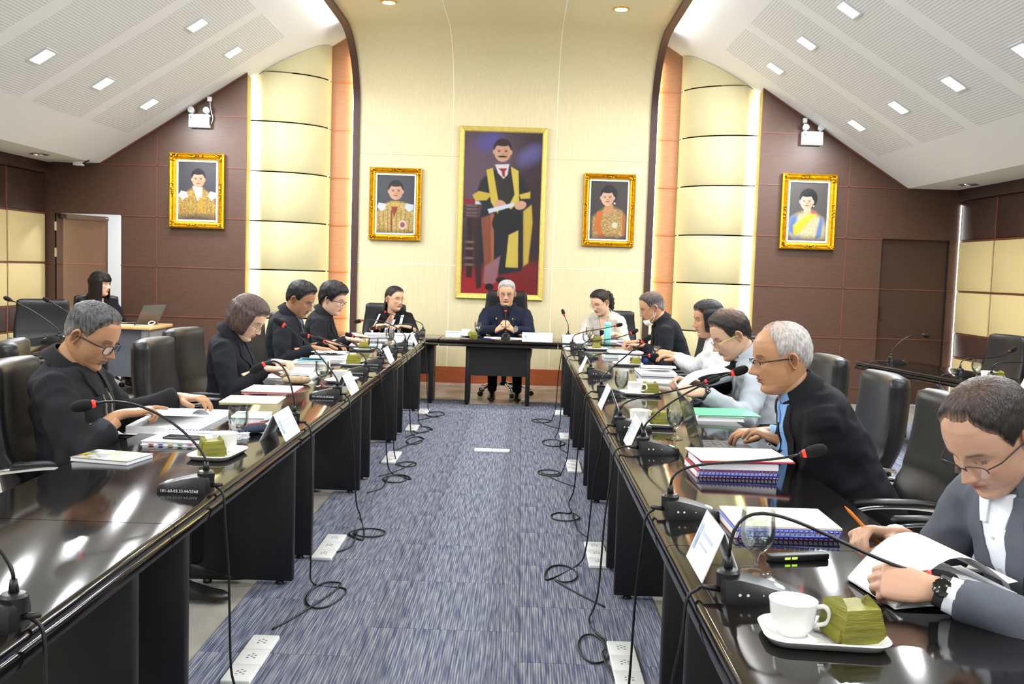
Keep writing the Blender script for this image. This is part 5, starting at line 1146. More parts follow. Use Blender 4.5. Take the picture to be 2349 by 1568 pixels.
def hand_mesh(side, pose):
    """fingers along +Y, back of the hand +Z; thumb on -X for a right hand (side=1), +X for a left hand (side=-1)"""
    if (side, pose) in HAND_CACHE: return HAND_CACHE[(side, pose)]
    m = MB(); N = 14
    def ring(y, w, t, z=0, x=0): return [(side*x+w/2*math.copysign(abs(math.cos(a))**.8, math.cos(a)), y, z+t/2*math.copysign(abs(math.sin(a))**.8, math.sin(a))) for a in [2*math.pi*k/N for k in range(N)]]
    m.loft([ring(-.14, .066, .058), ring(-.07, .060, .048), ring(-.012, .054, .038), ring(.012, .058, .035), ring(.045, .078, .032, -.002), ring(.075, .082, .028, 0), ring(.098, .080, .023, .002), ring(.106, .07, .014, .002)])
    sp = {'spread': 1.8, 'flat': 1.2, 'type': 1.3}.get(pose, .6)
    for k, (x, y0, L, r) in enumerate(((-.029, .094, .072, .0096), (-.0095, .099, .080, .0098), (.0105, .097, .074, .0094), (.0290, .089, .058, .0084))):
        cu = POSES[pose][k]; d = Vector((x*.9*sp*.25/.03*.12, 1, 0)).normalized(); p = Vector((x, y0-.016, .002)); pts, rad = [p], [r*1.05]; ang = 0
        p = p+d*.016; pts.append(p); rad.append(r*1.04)
        for seg, frac in ((0, .46), (1, .30), (2, .24)):
            ang += math.radians(cu[seg]); q = Vector((d.x*math.cos(ang), d.y*math.cos(ang), -math.sin(ang)))
            for h in (.5, 1.): pts.append(p+q*L*frac*h); rad.append(r*(1-.10*seg-.07*h))
            p = pts[-1]
        pts.append(p+q*r*.5); rad.append(r*.42)
        m.tube([(side*a.x, a.y, a.z) for a in pts], rad, 10)
    tb = {'hold': ((-.5, .75, -.45), (.15, .85, -.5), (.45, .8, -.3)), 'fist': ((-.45, .7, -.5), (.3, .75, -.5), (.7, .6, -.3)), 'pen': ((-.45, .72, -.5), (.1, .85, -.45), (.35, .85, -.3)), 'grip': ((-.75, .5, -.45), (-.2, .8, -.55), (.1, .9, -.4))}.get(pose, ((-.68, .68, -.22), (-.38, .9, -.16), (-.2, .96, -.14)))
    p = Vector((-.018, .018, -.006)); pts, rad = [p], [.0150]
    for q, L, r in zip(tb, (.046, .034, .027), (.0135, .0112, .0098)): p = p+Vector(q).normalized()*L; pts.append(p); rad.append(r)
    pts.append(p+Vector(tb[-1]).normalized()*.006); rad.append(.005); m.tube([(side*a.x, a.y, a.z) for a in pts], rad, 10)
    me = fuse(m, .0036, 3, .5); r = mesh_np(me); bpy.data.meshes.remove(me); HAND_CACHE[(side, pose)] = r; return r
def ik(S, Wp, l1, l2, pole):
    d = Wp-S; L = d.length
    if L > (l1+l2)*.995: Wp = S+d*((l1+l2)*.995/L); d = Wp-S; L = d.length
    a = (l1*l1-l2*l2+L*L)/(2*L); h = math.sqrt(max(0, l1*l1-a*a)); n = d/L; pv = (pole-n*pole.dot(n)).normalized(); return S+n*a+pv*h, Wp
m_skin = Mvc('skin', .42, spec=.4)
def fabric(col, rough=.85, bump=.25): return M('fabric_'+col.strip('#'), col, rough, bump=bump, bscale=420, spec=.25)
def hairmat(var=.35):
    nm = 'hair_strands_%d' % int(var*100)
    if nm in MATS: return MATS[nm]
    m = M(nm, '#808080', .45, var=var, vscale=120, stretch=(1, 1, .18), bump=.9, bscale=260, spec=.35); nt = m.node_tree; b = nt.nodes['Principled BSDF']; lk = b.inputs['Base Color'].links[0]; src = lk.from_socket; nt.links.remove(lk)
    ramp = src.node; ramp.color_ramp.elements[0].color = (1-var, 1-var, 1-var, 1); ramp.color_ramp.elements[1].color = (1+var, 1+var, 1+var, 1)
    a = nt.nodes.new('ShaderNodeVertexColor'); a.layer_name = 'col'; x = nt.nodes.new('ShaderNodeMix'); x.data_type = 'RGBA'; x.blend_type = 'MULTIPLY'; x.inputs['Factor'].default_value = 1
    nt.links.new(a.outputs[0], x.inputs['A']); nt.links.new(src, x.inputs['B']); nt.links.new(x.outputs['Result'], b.inputs['Base Color']); return m
def person(p):
    S = p.get('s', 1.05); t = thing('person', p['label'], 'person', (p['hip'][0], p['hip'][1], 0), math.radians(p['rz'])); WM = Matrix.Translation((p['hip'][0], p['hip'][1], 0)) @ Matrix.Rotation(math.radians(p['rz']), 4, 'Z'); inv = WM.inverted()
    fem = p.get('fem', False); h = inv @ Vector(p['head']); R = Matrix.Rotation(math.radians(p.get('yaw', 0)), 3, 'Z') @ Matrix.Rotation(-math.radians(p.get('pitch', 20)), 3, 'X') @ Matrix.Rotation(math.radians(p.get('roll', 0)), 3, 'Y')
    HM = Matrix.Translation(h) @ R.to_4x4() @ Matrix.Diagonal((S, S, S, 1))
    nb = h+R @ Vector((0, -.03, -.085))*S; N = nb+Vector((0, -.030, -.047))*S
    hipz = .47; Hp = Vector((0, -.02, hipz)); mid = (Hp+N)/2+Vector((0, p.get('hunch', -.035), .01))
    spine = lambda u: Hp*(1-u)**2+mid*2*u*(1-u)+N*u*u
    tang = lambda u: ((mid-Hp)*2*(1-u)+(N-mid)*2*u).normalized()
    wsc = p.get('build', 1.)*(.90 if fem else 1.)*S
    tors = [(-.08, .33, .24, 0), (0, .37, .25, 0), (.15, .355, .245, .01), (.33, .335, .235, .012), (.5, .35, .235, .012), (.66, .375, .235, .012), (.8, .39, .215, .004), (.89, .385, .19, -.004), (.95, .31, .16, -.006), (1., .17, .135, -.004), (1.03, .12, .115, 0)]
    def torso(grow):
        rings = []
        for u, w, d, fy in tors:
            c = spine(min(max(u, 0), 1)); tg = tang(min(max(u, 0), 1)); 
            if u < 0: c = c+tg*u*.5
            if u > 1: c = c+tg*(u-1)*.6
            fw = Vector((0, 1, 0)); fw = (fw-tg*fw.dot(tg)).normalized(); rt = Vector((1, 0, 0)); w_, d_ = w*wsc+grow*2, d*wsc*(1.05 if not fem else 1.)+grow*2
            bust = .028 if (fem and .45 < u < .75) else 0; belly = p.get('belly', .0)*math.exp(-((u-.25)/.2)**2)
            rings.append([c+rt*(w_/2*math.copysign(abs(math.cos(a))**.8, math.cos(a)))+fw*((d_/2)*math.copysign(abs(math.sin(a))**.85, math.sin(a))+fy+(bust+belly)*max(0, math.sin(a))) for a in [2*math.pi*k/24 for k in range(24)]])
        return rings
    tgN = tang(.85); up = tgN; sh = .178*wsc
    SJ = {s: spine(.9)+Vector((s*sh, 0, 0))-up*.018*S+Vector((0, .012, -.008)) for s in (-1, 1)}      # s=+1: person's right
    arms = {}
    for s, key in ((1, 'R'), (-1, 'L')):
        a = p['arm'+key]; Wp = inv @ Vector(a['wrist']); fd = (inv.to_3x3() @ Vector(a['dir'])).normalized(); pole = Vector(a.get('pole', (s*.55, -.35, -1)))
        E, Wp = ik(SJ[s], Wp-fd*.02, .285*S, .25*S, pole); fa_ = (Wp-E).normalized(); an_ = fa_.angle(fd); mxa = math.radians(38)
        if an_ > mxa: fd = fa_.slerp(fd, mxa/an_)
        arms[s] = (SJ[s], E, Wp, fd, a)
    # ---- body: head, neck, torso core, forearms with hands
    V, Fc, Cc = [], [], []
    def put(vs, fs, cs, mtx=None):
        o = len(V); vs = [tuple(mtx @ Vector(q)) if mtx is not None else tuple(q) for q in vs]; V.extend(vs); Fc.extend([tuple(int(i)+o for i in f_) for f_ in fs]); Cc.extend([tuple(c_) for c_ in cs])
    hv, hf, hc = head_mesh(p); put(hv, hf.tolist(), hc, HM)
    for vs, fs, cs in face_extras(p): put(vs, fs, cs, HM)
    sk = lin(p['skin']); m = MB(); n0 = h+R @ Vector((0, -.018, -.045))*S; nr = (.052 if fem else .061)*S
    m.tube([n0, n0*.5+nb*.5, nb, nb*.45+N*.55+Vector((0, .004, 0)), N-up*.05], [nr*.98, nr*.96, nr*1.0, nr*1.1, nr*1.35], 20); put(m.v, m.f, [tuple(np.array(sk)*.9)]*len(m.v))
    m = MB().loft(torso(-.035)); put(m.v, m.f, [sk]*len(m.v))
    for s in (1, -1):
        A, E, Wp, fd, a = arms[s]; fa = (Wp-E).normalized(); y = fd; zz = (inv.to_3x3() @ Vector(a.get('back', (0, 0, 1)))); x = y.cross(zz).normalized(); zz = x.cross(y).normalized()
        hm = Matrix((x, y, zz)).transposed().to_4x4(); hm.translation = Wp; hm = hm @ Matrix.Diagonal((S, S, S, 1))
        hv_, hf_ = hand_mesh(s, a.get('pose', 'rest')); hv_ = hv_.copy()
        # bend the forearm stub from the hand axis towards the elbow
        back = hv_[:, 1] < 0; loc_e = hm.inverted().to_3x3() @ (E-Wp); le = np.array(loc_e.normalized()); 
        qf = Vector((0, -1, 0)).rotation_difference(Vector(le)); q0 = qf.copy(); q0.identity()
        for i_ in np.nonzero(back)[0]:
            d_ = -hv_[i_, 1]; k_ = min(1., d_/.07); qk = q0.slerp(qf, k_); q2 = q0.slerp(qf, k_*.6); hv_[i_] = (q2 @ Vector((0, -d_, 0)))+(qk @ Vector((hv_[i_, 0], 0, hv_[i_, 2])))
        cs = [tuple(np.array(sk)*(1.02 if q[2] > 0 else .95)) for q in hv_]; put(hv_, hf_, cs, hm)
        m = MB(); m.tube([A, A*.5+E*.5, E, E*.5+Wp*.5, Wp-fa*.05], [.024, .028, .026, .028, .027], 12); put(m.v, m.f, [sk]*len(m.v))
    me = bpy.data.meshes.new('body'); me.from_pydata(V, [], Fc); ca = me.color_attributes.new('col', 'FLOAT_COLOR', 'POINT'); ca.data.foreach_set('color', np.concatenate([np.array(Cc), np.ones((len(Cc), 1))], 1).ravel()); me.materials.append(m_skin); shade(me, True)
    bo = bpy.data.objects.new('body', me); COL.objects.link(bo); bo.parent = t
    # ---- jacket / shirt
    cm = fabric(p['top'], .88); slv = p.get('sleeve', {}); sl = .02
    m = MB().loft(torso(.006))
    for s in (1, -1):
        A, E, Wp, fd, a = arms[s]; q = slv.get(s, .93); end = E+(Wp-E)*q; k = p.get('sr', 1.)
        r_ = lambda v: v*S*k
        m.tube([A+Vector((-s*.06, 0, -.01)), A, A+(E-A)*.3, A+(E-A)*.65, E-(E-A)*.06, E+(end-E)*.12, E+(end-E)*.5, end], [r_(.050), r_(.060), r_(.063), r_(.058), r_(.055), r_(.053), r_(.048), r_(.043)], 16)
        vs, fs = small_sphere(A+Vector((-s*.014, 0, -.008)), r_(.060), 8); m.add(vs, fs); vs, fs = small_sphere(E, r_(.055), 8); m.add(vs, fs)
    jm = fuse(m, .0105, 9, .5); jv, jf = mesh_np(jm); nrm = np.empty(len(jv)*3); jm.vertices.foreach_get('normal', nrm); nrm = nrm.reshape(-1, 3); sd = hash(p['label']) % 97 if False else p.get('seed', 3)
    wr = p.get('wrinkle', .006)*1.25
    for i in range(len(jv)):
        q = Vector(jv[i]); b_ = .8*noise.noise(Vector((q.x*8+sd, q.y*8, q.z*14)))+1.5*(.35-abs(noise.noise(Vector((q.x*10+q.z*6, q.y*10+sd, q.z*11-q.x*5))))); 
        for s in (1, -1):
            A, E, Wp, fd, a = arms[s]; dE = (q-E).length
            if dE < .13: ax_ = (A-E).normalized(); b_ += .9*(1-dE/.13)*math.sin((q-E).dot((A-E).normalized()-(Wp-E).normalized())*85+sd)
        jv[i] += nrm[i]*(wr*b_+.002)
    jm.vertices.foreach_set('co', jv.ravel()); jm.materials.clear(); jm.materials.append(cm); shade(jm, True); jm.update()
    jo = bpy.data.objects.new(p.get('topname', 'jacket'), jm); COL.objects.link(jo); jo.parent = t; jm.name = jo.name
    bvh = BVHTree.FromPolygons([Vector(q) for q in jv], jf); fwT = (Vector((0, 1, 0))-up*up.y).normalized(); rtT = Vector((1, 0, 0))
    def pr(u, v, off, side=None):
        """point on the garment: u metres to the person's right of the midline, v metres below the neck base along the chest"""
        o = N+rtT*u-up*v+fwT*.6; hit = bvh.ray_cast(o, -fwT)
        if hit[0] is None: return None
        return hit[0]+fwT*off
    def patch(name, uL, uR, v0, v1, off, mat, nu=6, nv=12, th=.004, parent=None):
        rows = []
        for j in range(nv+1):
            v = v0+(v1-v0)*j/nv; a_, b_ = uL(v), uR(v); row = []
            for i in range(nu+1):
                q = pr(a_+(b_-a_)*i/nu, v, off); row.append(q)
            if any(q is None for q in row):
                if rows: continue
                else: continue
            rows.append(row)
        if len(rows) < 2: return None
        m = MB(); n = nu+1; vs = [q for r in rows for q in r]; bk = [q-fwT*(th+off+.004) for q in vs]; K = len(vs); fs = [(i*n+k, i*n+k+1, (i+1)*n+k+1, (i+1)*n+k) for i in range(len(rows)-1) for k in range(nu)]
        fs2 = [tuple(x+K for x in f_)[::-1] for f_ in fs]; R_ = len(rows)
        ed = [(k, k+1) for k in range(nu)]+[((R_-1)*n+k+1, (R_-1)*n+k) for k in range(nu)]+[((i+1)*n, i*n) for i in range(R_-1)]+[(i*n+nu, (i+1)*n+nu) for i in range(R_-1)]
        m.add(vs+bk, fs+fs2+[(b_, a_, a_+K, b_+K) for a_, b_ in ed]); return m.obj(name, mat, parent or t, smooth=50)
    axn = (nb-N).normalized(); fwn = (Vector((0, 1, 0))-axn*axn.y).normalized()
    def band(name, mat, r0, r1, h0, h1, a0, a1, th=.004, tiltb=.0, n=26):
        """collar band round the neck; angles from the front (0) through the person's right"""
        rows = []
        for k in range(n+1):
            a = math.radians(a0+(a1-a0)*k/n); d = rtT*math.sin(a)+fwn*math.cos(a); bk = (1-math.cos(a))/2; c = N-axn*.0
            lo = c+d*(r0*S)*(1+.10*abs(math.sin(a)))+axn*(h0+tiltb*bk)*S; hi = c+d*(r1*S)*(1+.06*abs(math.sin(a)))+axn*(h1+tiltb*bk)*S
            rows.append([lo, hi, hi-d*th, lo-d*th])
        return MB().loft(rows).obj(name, mat, t, smooth=50)
    st = p.get('style', 'suit'); shm = fabric(p.get('shirt', '#15151a'), .8)
    if st == 'suit':
        vd = p.get('vdepth', .25); vw = p.get('vwidth', .06); ve = lambda v: max(.004, vw*(1-max(0, v-.0)/vd))
        patch('shirt_front', lambda v: -ve(v)-.006, lambda v: ve(v)+.006, .012, vd, .003, shm, 8, 14)
        for s in (1, -1):
            lw = lambda v: .030+.045*min(1, max(0, v)/.11) if v < .125 else max(.004, .07*(1-(v-.125)/(vd-.10)))
            patch('lapel', (lambda v: ve(v)) if s > 0 else (lambda v: -ve(v)-lw(v)), (lambda v: ve(v)+lw(v)) if s > 0 else (lambda v: -ve(v)), .0, vd+.01, .009, cm, 5, 16)
            patch('shirt_collar', (lambda v: .006+.02*v/.06) if s > 0 else (lambda v: -max(.012, .062-.25*v)), (lambda v: max(.012, .062-.25*v)) if s > 0 else (lambda v: -.006-.02*v/.06), -.005, .062, .011, shm, 4, 6)
        band('jacket_collar', cm, .098, .073, -.016, .036, 50, 310, tiltb=.026, th=.006); band('collar_band', shm, .080, .066, -.01, .036, 8, 352, tiltb=.022)
        for k in range(p.get('buttons', 2)):
            q = pr(0, .09+.07*k, .006)
            if q: MB().lathe([(.0045, 0), (.0045, .0015), (.001, .002)], 10, mtx=Matrix.Translation(q) @ fwT.to_track_quat('Z', 'Y').to_matrix().to_4x4()).obj('button', pmat(p.get('buttoncol', '#cfd6e0')), t)
    elif st == 'zip':
        band('jacket_collar', cm, .105, .082, -.016, .032, 30, 330, tiltb=.012, th=.008); vd = .3; patch('shirt_front', lambda v: -.045*(1-v/.34), lambda v: .045*(1-v/.34), .01, vd, .002, shm, 6, 14); band('collar_band', shm, .078, .066, -.01, .026, 6, 354)
        for s in (1, -1):
            patch('collar_flap', (lambda v: .022+.1*v) if s > 0 else (lambda v: -.105+.25*max(0, v-.06)), (lambda v: .105-.25*max(0, v-.06)) if s > 0 else (lambda v: -.022-.1*v), -.012, .125, .013, cm, 6, 8, .006)
            patch('zip_tape', (lambda v: .047*(1-v/.36)) if s > 0 else (lambda v: -.047*(1-v/.36)-.006), (lambda v: .047*(1-v/.36)+.006) if s > 0 else (lambda v: -.047*(1-v/.36)), .08, .30, .007, M('zip_metal', '#b9b6a4', .35, metal=.8), 1, 14)
    elif st == 'shirt':
        band('collar_band', cm, .080, .066, -.012, .03, 10, 350, tiltb=.01)
        for s in (1, -1): patch('shirt_collar', (lambda v: .008+.2*v) if s > 0 else (lambda v: -max(.02, .075-.3*v)), (lambda v: max(.02, .075-.3*v)) if s > 0 else (lambda v: -.008-.2*v), -.008, .09, .010, cm, 4, 7)
        patch('button_placket', lambda v: -.013, lambda v: .013, .05, .36, .004, cm, 2, 14)
    elif st == 'lace':
        lc = M('white_lace', '#eceef2', .9, bump=.8, bscale=300)
        patch('neckline', lambda v: -.05*(1-v/.14), lambda v: .05*(1-v/.14), .0, .125, .004, m_skin_flat(p['skin']), 6, 10)
        for s in (1, -1):
            patch('lace_trim', (lambda v: .01+.30*max(0, .12-v)) if s > 0 else (lambda v: -.04-.30*max(0, .12-v)-.35*max(0, v-.12)*.5), (lambda v: .04+.30*max(0, .12-v)+.35*max(0, v-.12)*.5) if s > 0 else (lambda v: -.01-.30*max(0, .12-v)), .06, .26, .012, lc, 4, 14)
            patch('lace_edge', (lambda v: .115-.1*v) if s > 0 else (lambda v: -.145+.1*v), (lambda v: .145-.1*v) if s > 0 else (lambda v: -.115+.1*v), .0, .28, .012, lc, 3, 14)
    elif st == 'vneck':
        patch('neckline', lambda v: -.05*(1-v/.2), lambda v: .05*(1-v/.2), .0, .17, .003, m_skin_flat(p['skin']), 6, 12)
        if p.get('inner'): patch('inner_top', lambda v: -.055*min(1, .6+v), lambda v: .055*min(1, .6+v), p.get('inner_v', .1), .34, .005, fabric(p['inner']), 6, 12)
        for s in (1, -1): patch('jacket_front', (lambda v: .05*(1-v/.6)) if s > 0 else (lambda v: -.05*(1-v/.6)-.014), (lambda v: .05*(1-v/.6)+.014) if s > 0 else (lambda v: -.05*(1-v/.6)), .0, .34, .009, cm, 2, 14)
        band('jacket_collar', cm, .088, .074, -.014, .018, 40, 320, tiltb=.012)
    elif st == 'tshirt':
        band('collar_band', cm, .082, .070, -.012, .014, 0, 359)
    for s in (1, -1):          # cuffs
        A, E, Wp, fd, a = arms[s]; q = slv.get(s, .93); end = E+(Wp-E)*q; d = (Wp-E).normalized(); k = p.get('sr', 1.)
        if p.get('cuff'): MB().tube([end-d*.03, end+d*.022, end+d*.024, end+d*.01], [.039*S, .036*S, .030*S, .028*S], 16, cap=False).obj('shirt_cuff', fabric(p['cuff'], .8), t, smooth=True)
        if p.get('roll_cuff') == s: MB().tube([end-d*.06, end-d*.055, end+d*.006, end+d*.01, end], [.044*S, .053*S, .051*S, .044*S, .036*S], 16, cap=False).obj('rolled_cuff', fabric(p['roll_col'], .8), t, smooth=True)
        if p.get('watch') == s:
            Wc = Wp-d*.012; MB().tube([Wc-d*.012, Wc+d*.012], [.0325*S, .0325*S], 18, cap=False).obj('watch_strap', M('watch_strap', '#3b3d40', .6), t, smooth=True)
            zz = inv.to_3x3() @ Vector(a.get('wface', a.get('back', (0, 0, 1)))); zz = (zz-d*zz.dot(d)).normalized(); mt = Matrix.Translation(Wc+zz*.024*S) @ zz.to_track_quat('Z', 'Y').to_matrix().to_4x4()
            MB().lathe([(.019, 0), (.021, .004), (.021, .010), (.018, .012), (.001, .012)], 18, mtx=mt).obj('watch_face', M('watch_black', (.006, .006, .007), .15, coat=.5), t, smooth=40)
    # ---- trousers and shoes
    tm = fabric(p.get('trousers', '#121216'), .85); m = MB(); kz = .46
    m.loft([[Vector((.17*wsc*math.cos(a), .125*math.sin(a)-.02, z)) for a in [2*math.pi*k/16 for k in range(16)]] for z in (.40, .45, .52, .56)])
    for s in (1, -1):
        ft = p.get('feet', {}).get(s, (s*.13, .44)); kn = Vector((s*.13+(ft[0]-s*.13)*.5, .40, .47)); an = Vector((ft[0], ft[1]-.03, .09)); m.tube([(s*.09, -.02, .47), (s*.10, .1, .475), kn, kn+(an-kn)*.12, kn+(an-kn)*.55, an], [.085, .082, .068, .064, .056, .050], 14)
    tr = fuse(m, .014, 4); tr.materials.clear(); tr.materials.append(tm); shade(tr, True); to = bpy.data.objects.new('trousers', tr); COL.objects.link(to); to.parent = t
    for s in (1, -1):
        ft = p.get('feet', {}).get(s, (s*.13, .44)); rings = []
        for (y, w, hh) in ((-.085, .03, .05), (-.07, .058, .09), (-.03, .07, .105), (.03, .078, .075), (.10, .09, .05), (.15, .078, .04), (.18, .04, .025)): rings.append([(ft[0]+s*.004+w/2*math.cos(a), ft[1]+y, .012+hh*.5*(1+math.sin(a)) if math.sin(a) > -.99 else .012) for a in [2*math.pi*k/14 for k in range(14)]])
        MB().loft(rings).obj('shoe', M('shoe_leather', (.01, .009, .009), .35), t, smooth=True)
    # ---- hair
    hm_ = hairmat(p.get('hvar', .35)); v, f_, hcol = hair_cap(p); m = MB(); m.add([HM @ Vector(q) for q in v], f_); ho = setcol(m.obj('hair', hm_, t, smooth=True), hcol); HC_ = lin(p['hair'])
    if 'drape' in p: d = hair_drape(p, p['drape']); d.v = [tuple(HM @ Vector(q)) for q in d.v]; setcol(d.obj('hair_length', hm_, ho, smooth=True), HC_)
    if 'tail' in p:
        pts = spline([HM @ Vector(q) for q in p['tail']['pts']], 6); rr = [p['tail']['r']*S*(.55+.9*math.sin(math.pi*min(1, (i/len(pts))*1.02+.06)))*(1+.10*math.sin(i*1.7)) for i in range(len(pts))]; m = MB(); m.tube(pts, rr, 12); setcol(m.obj('ponytail', hm_, ho, smooth=True), HC_)
    if 'bangs' in p:
        rows = []
        for k in range(15):
            a = math.radians(-p['bangs']+2*p['bangs']*k/14); col_ = []
            for z, o in ((.105, .012), (.085, .016), (.06, .017), (.04, .013), (.03+.003*math.sin(k*2.1), .010)): X, Y, _ = head_surface(np.array([a]), np.array([z]), True, feat=False, off=o); col_.append(Vector((float(X[0]), float(Y[0]), z)))
            rows.append([HM @ q for q in col_]+[HM @ (q*.965) for q in col_[::-1]])
        setcol(MB().loft(rows).obj('fringe', hm_, ho, smooth=True), HC_)
    if 'sidehair' in p:      # swept lock in front of the ear
        for sg in (1, -1): pass
    # ---- glasses and face mask
    g = p.get('glasses')
    if g:
        gm = M('rim_'+g['col'].strip('#'), g['col'], .3, metal=g.get('metal', 0.)); go = thing_part('eyeglasses', t); ww, hh, rr_ = g.get('w', .026), g.get('h', .019), g.get('r', .0016); yf = .104+g.get('dy', 0); zc = g.get('z', -.003); tl = g.get('tilt', -.12)
        for s in (1, -1):
            pts = []; e = g.get('sq', .7)
            for k in range(21):
                a = 2*math.pi*k/20; x = s*.0335+ww*math.copysign(abs(math.cos(a))**e, math.cos(a)); z = zc+hh*math.copysign(abs(math.sin(a))**e, math.sin(a)); pts.append(HM @ Vector((x, yf-.25*max(0, abs(x)-.03)-(z-zc)*tl, z)))
            if not g.get('half'): MB().tube(pts, rr_*S, 6, cap=False).obj('rim', gm, go, smooth=True)
            else: MB().tube([q for k, q in enumerate(pts) if k <= 10], rr_*S, 6).obj('rim', gm, go, smooth=True)
            MB().add([tuple(q) for q in pts[:-1]], [tuple(range(20))]).obj('lens', clear('lens_clear', '#f8faff', .015, fres=.12) if not g.get('tint') else clear('lens_tint', g['tint'], .02, fres=.12), go, fix=False)
            xe = s*(.0335+ww); MB().tube([HM @ Vector(q) for q in ((xe, yf-.25*max(0, abs(xe)-.03), zc+hh*.55), (s*.074, .07, zc+.010), (s*.0805, .01, zc+.011), (s*.081, -.012, zc+.007), (s*.079, -.024, zc-.010))], g.get('tr', rr_*1.15)*S, 6).obj('temple', gm if not g.get('tcol') else M('temple_'+g['tcol'].strip('#'), g['tcol'], .3), go, smooth=True)
        MB().tube([HM @ Vector(q) for q in ((-.0085, yf, zc+.004), (0, yf+.002, zc+.007), (.0085, yf, zc+.004))], rr_*S, 6).obj('bridge', gm, go, smooth=True)
    if p.get('mask'):
        wm = M('mask_white', '#eef0f2', .85); m = MB(); rows = []
        for k in range(9):
            a = math.radians(-62+124*k/8); rows.append([HM @ Vector((.062*math.sin(a)*w_, .028+.072*math.cos(a)*w_, z)) for z, w_ in ((-.135, .72), (-.125, .9), (-.11, 1.02), (-.095, 1.06), (-.082, 1.05))]+[HM @ Vector((.06*math.sin(a)*w_, .024+.070*math.cos(a)*w_, z)) for z, w_ in ((-.082, 1.03), (-.095, 1.04), (-.11, 1.), (-.125, .88), (-.135, .7))])
        mo = m.loft(rows).obj('face_mask', wm, t, smooth=60)
        for s in (1, -1):
            for z in (-.085, -.128): MB().tube([HM @ Vector(q) for q in ((s*.056, .062, z), (s*.073, .02, z*.4-.03), (s*.082, -.015, .022 if z > -.1 else -.03))], .0016, 5).obj('ear_loop', wm, mo)
    return dict(root=t, pr=pr, HM=HM, inv=inv, N=N, fwT=fwT, arms=arms)
def thing_part(name, parent): o = bpy.data.objects.new(name, None); COL.objects.link(o); o.parent = parent; return o
def m_skin_flat(c): return M('skin_'+c.strip('#'), c, .5)
SHORT = dict(hl=(.082, .066, -.004, -.07), thick=(.016, .009))
D = math.radians
# left row faces +X (rz -90): right arm is nearest the camera
PX = (1, 0, 0)
person(dict(label='person in black zip jacket with rolled cuff pointing at an open report', hip=(-1.80, 4.05), rz=-86, head=(-1.79, 4.05, 1.085), pitch=26, yaw=-10, s=1.07, nose=1.2, skin='#b08463', hair='#4a4a4c', hvar=.7, brow='#2a2422', lips='#7a4a40', hl=(.082, .07, -.004, -.065), thick=(.014, .004), rough=.003, stubble=True, age=.5, sidegrey=.5, lid=.86, top='#1d1d21', style='zip', shirt='#17171a', sr=1.14, wrinkle=.009, roll_cuff=1, roll_col='#2b3038', sleeve={1: .62},
    glasses=dict(col='#17182a', w=.027, h=.019, r=.002, tr=.0028, z=-.006, tilt=-.1), armR=dict(wrist=(-1.60, 3.98, .775), dir=(.92, .30, -.1), pose='point', back=(0, 0, 1), pole=(.8, -.5, -.6)), armL=dict(wrist=(-1.56, 4.52, .775), dir=(.9, -.3, -.05), pose='rest')))
person(dict(label='person in black jacket writing with bowed head behind the beige pencil case', hip=(-1.82, 6.15), rz=-90, head=(-1.715, 6.1, 1.06), pitch=32, yaw=-6, fem=True, s=1.07, skin='#dcb79c', hair='#4f3f3c', hvar=.45, brow='#3a2c28', lips='#b0564c', hl=(.062, .05, .0, -.075), thick=(.022, .016), noear=True, lid=.85, drape=dict(open=62, side=-.075, back=-.10, thick=.024, curl=.012, nape=.8), top='#1a1c22', style='suit', shirt='#14151c', vdepth=.2, vwidth=.05, buttons=0, glasses=dict(col='#7a5a48', w=.024, h=.016, metal=.5, r=.0012, z=-.008),
    armR=dict(wrist=(-1.52, 5.93, .765), dir=(.95, .2, -.1), pose='pen'), armL=dict(wrist=(-1.56, 6.3, .77), dir=(.9, -.45, -.1), pose='hold')))
person(dict(label='person in dark suit over grey shirt, spread hand on open report', hip=(-1.87, 7.78), rz=-90, head=(-1.755, 7.75, 1.125), pitch=24, yaw=-14, s=1.08, build=1.06, skin='#a87a5c', hair='#141317', brow='#141317', lips='#7d4a3e', hl=(.074, .062, -.01, -.07), thick=(.022, .012), front_lift=.006, rough=.003, stubble=True, moustache=True, lid=.82, top='#191b21', style='suit', shirt='#5f6a78', vdepth=.22, vwidth=.05, buttons=0, glasses=dict(col='#9a9c98', w=.026, h=.018, metal=.9, r=.0012, z=-.006),
    armR=dict(wrist=(-1.56, 7.5, .765), dir=(.97, .2, -.12), pose='spread'), armL=dict(wrist=(-1.55, 7.95, .77), dir=(.95, -.2, -.1), pose='rest')))
person(dict(label='person in black jacket and black glasses writing beside the cream-coloured wall edge', hip=(-1.83, 8.72), rz=-90, head=(-1.68, 8.7, 1.10), pitch=16, yaw=-12, fem=True, s=1.08, build=1.1, skin='#dcb49c', hair='#120f12', brow='#1c1517', lips='#b0655c', hl=(.056, .046, -.022, -.085), thick=(.034, .022), rough=.006, lid=.72, top='#17181d', style='suit', shirt='#141418', vdepth=.2, vwidth=.045, buttons=0, glasses=dict(col='#141416', w=.025, h=.017, r=.0017, z=-.006),
    armR=dict(wrist=(-1.47, 8.45, .77), dir=(.97, .2, -.1), pose='pen'), armL=dict(wrist=(-1.5, 8.95, .77), dir=(.9, -.4, -.1), pose='rest')))
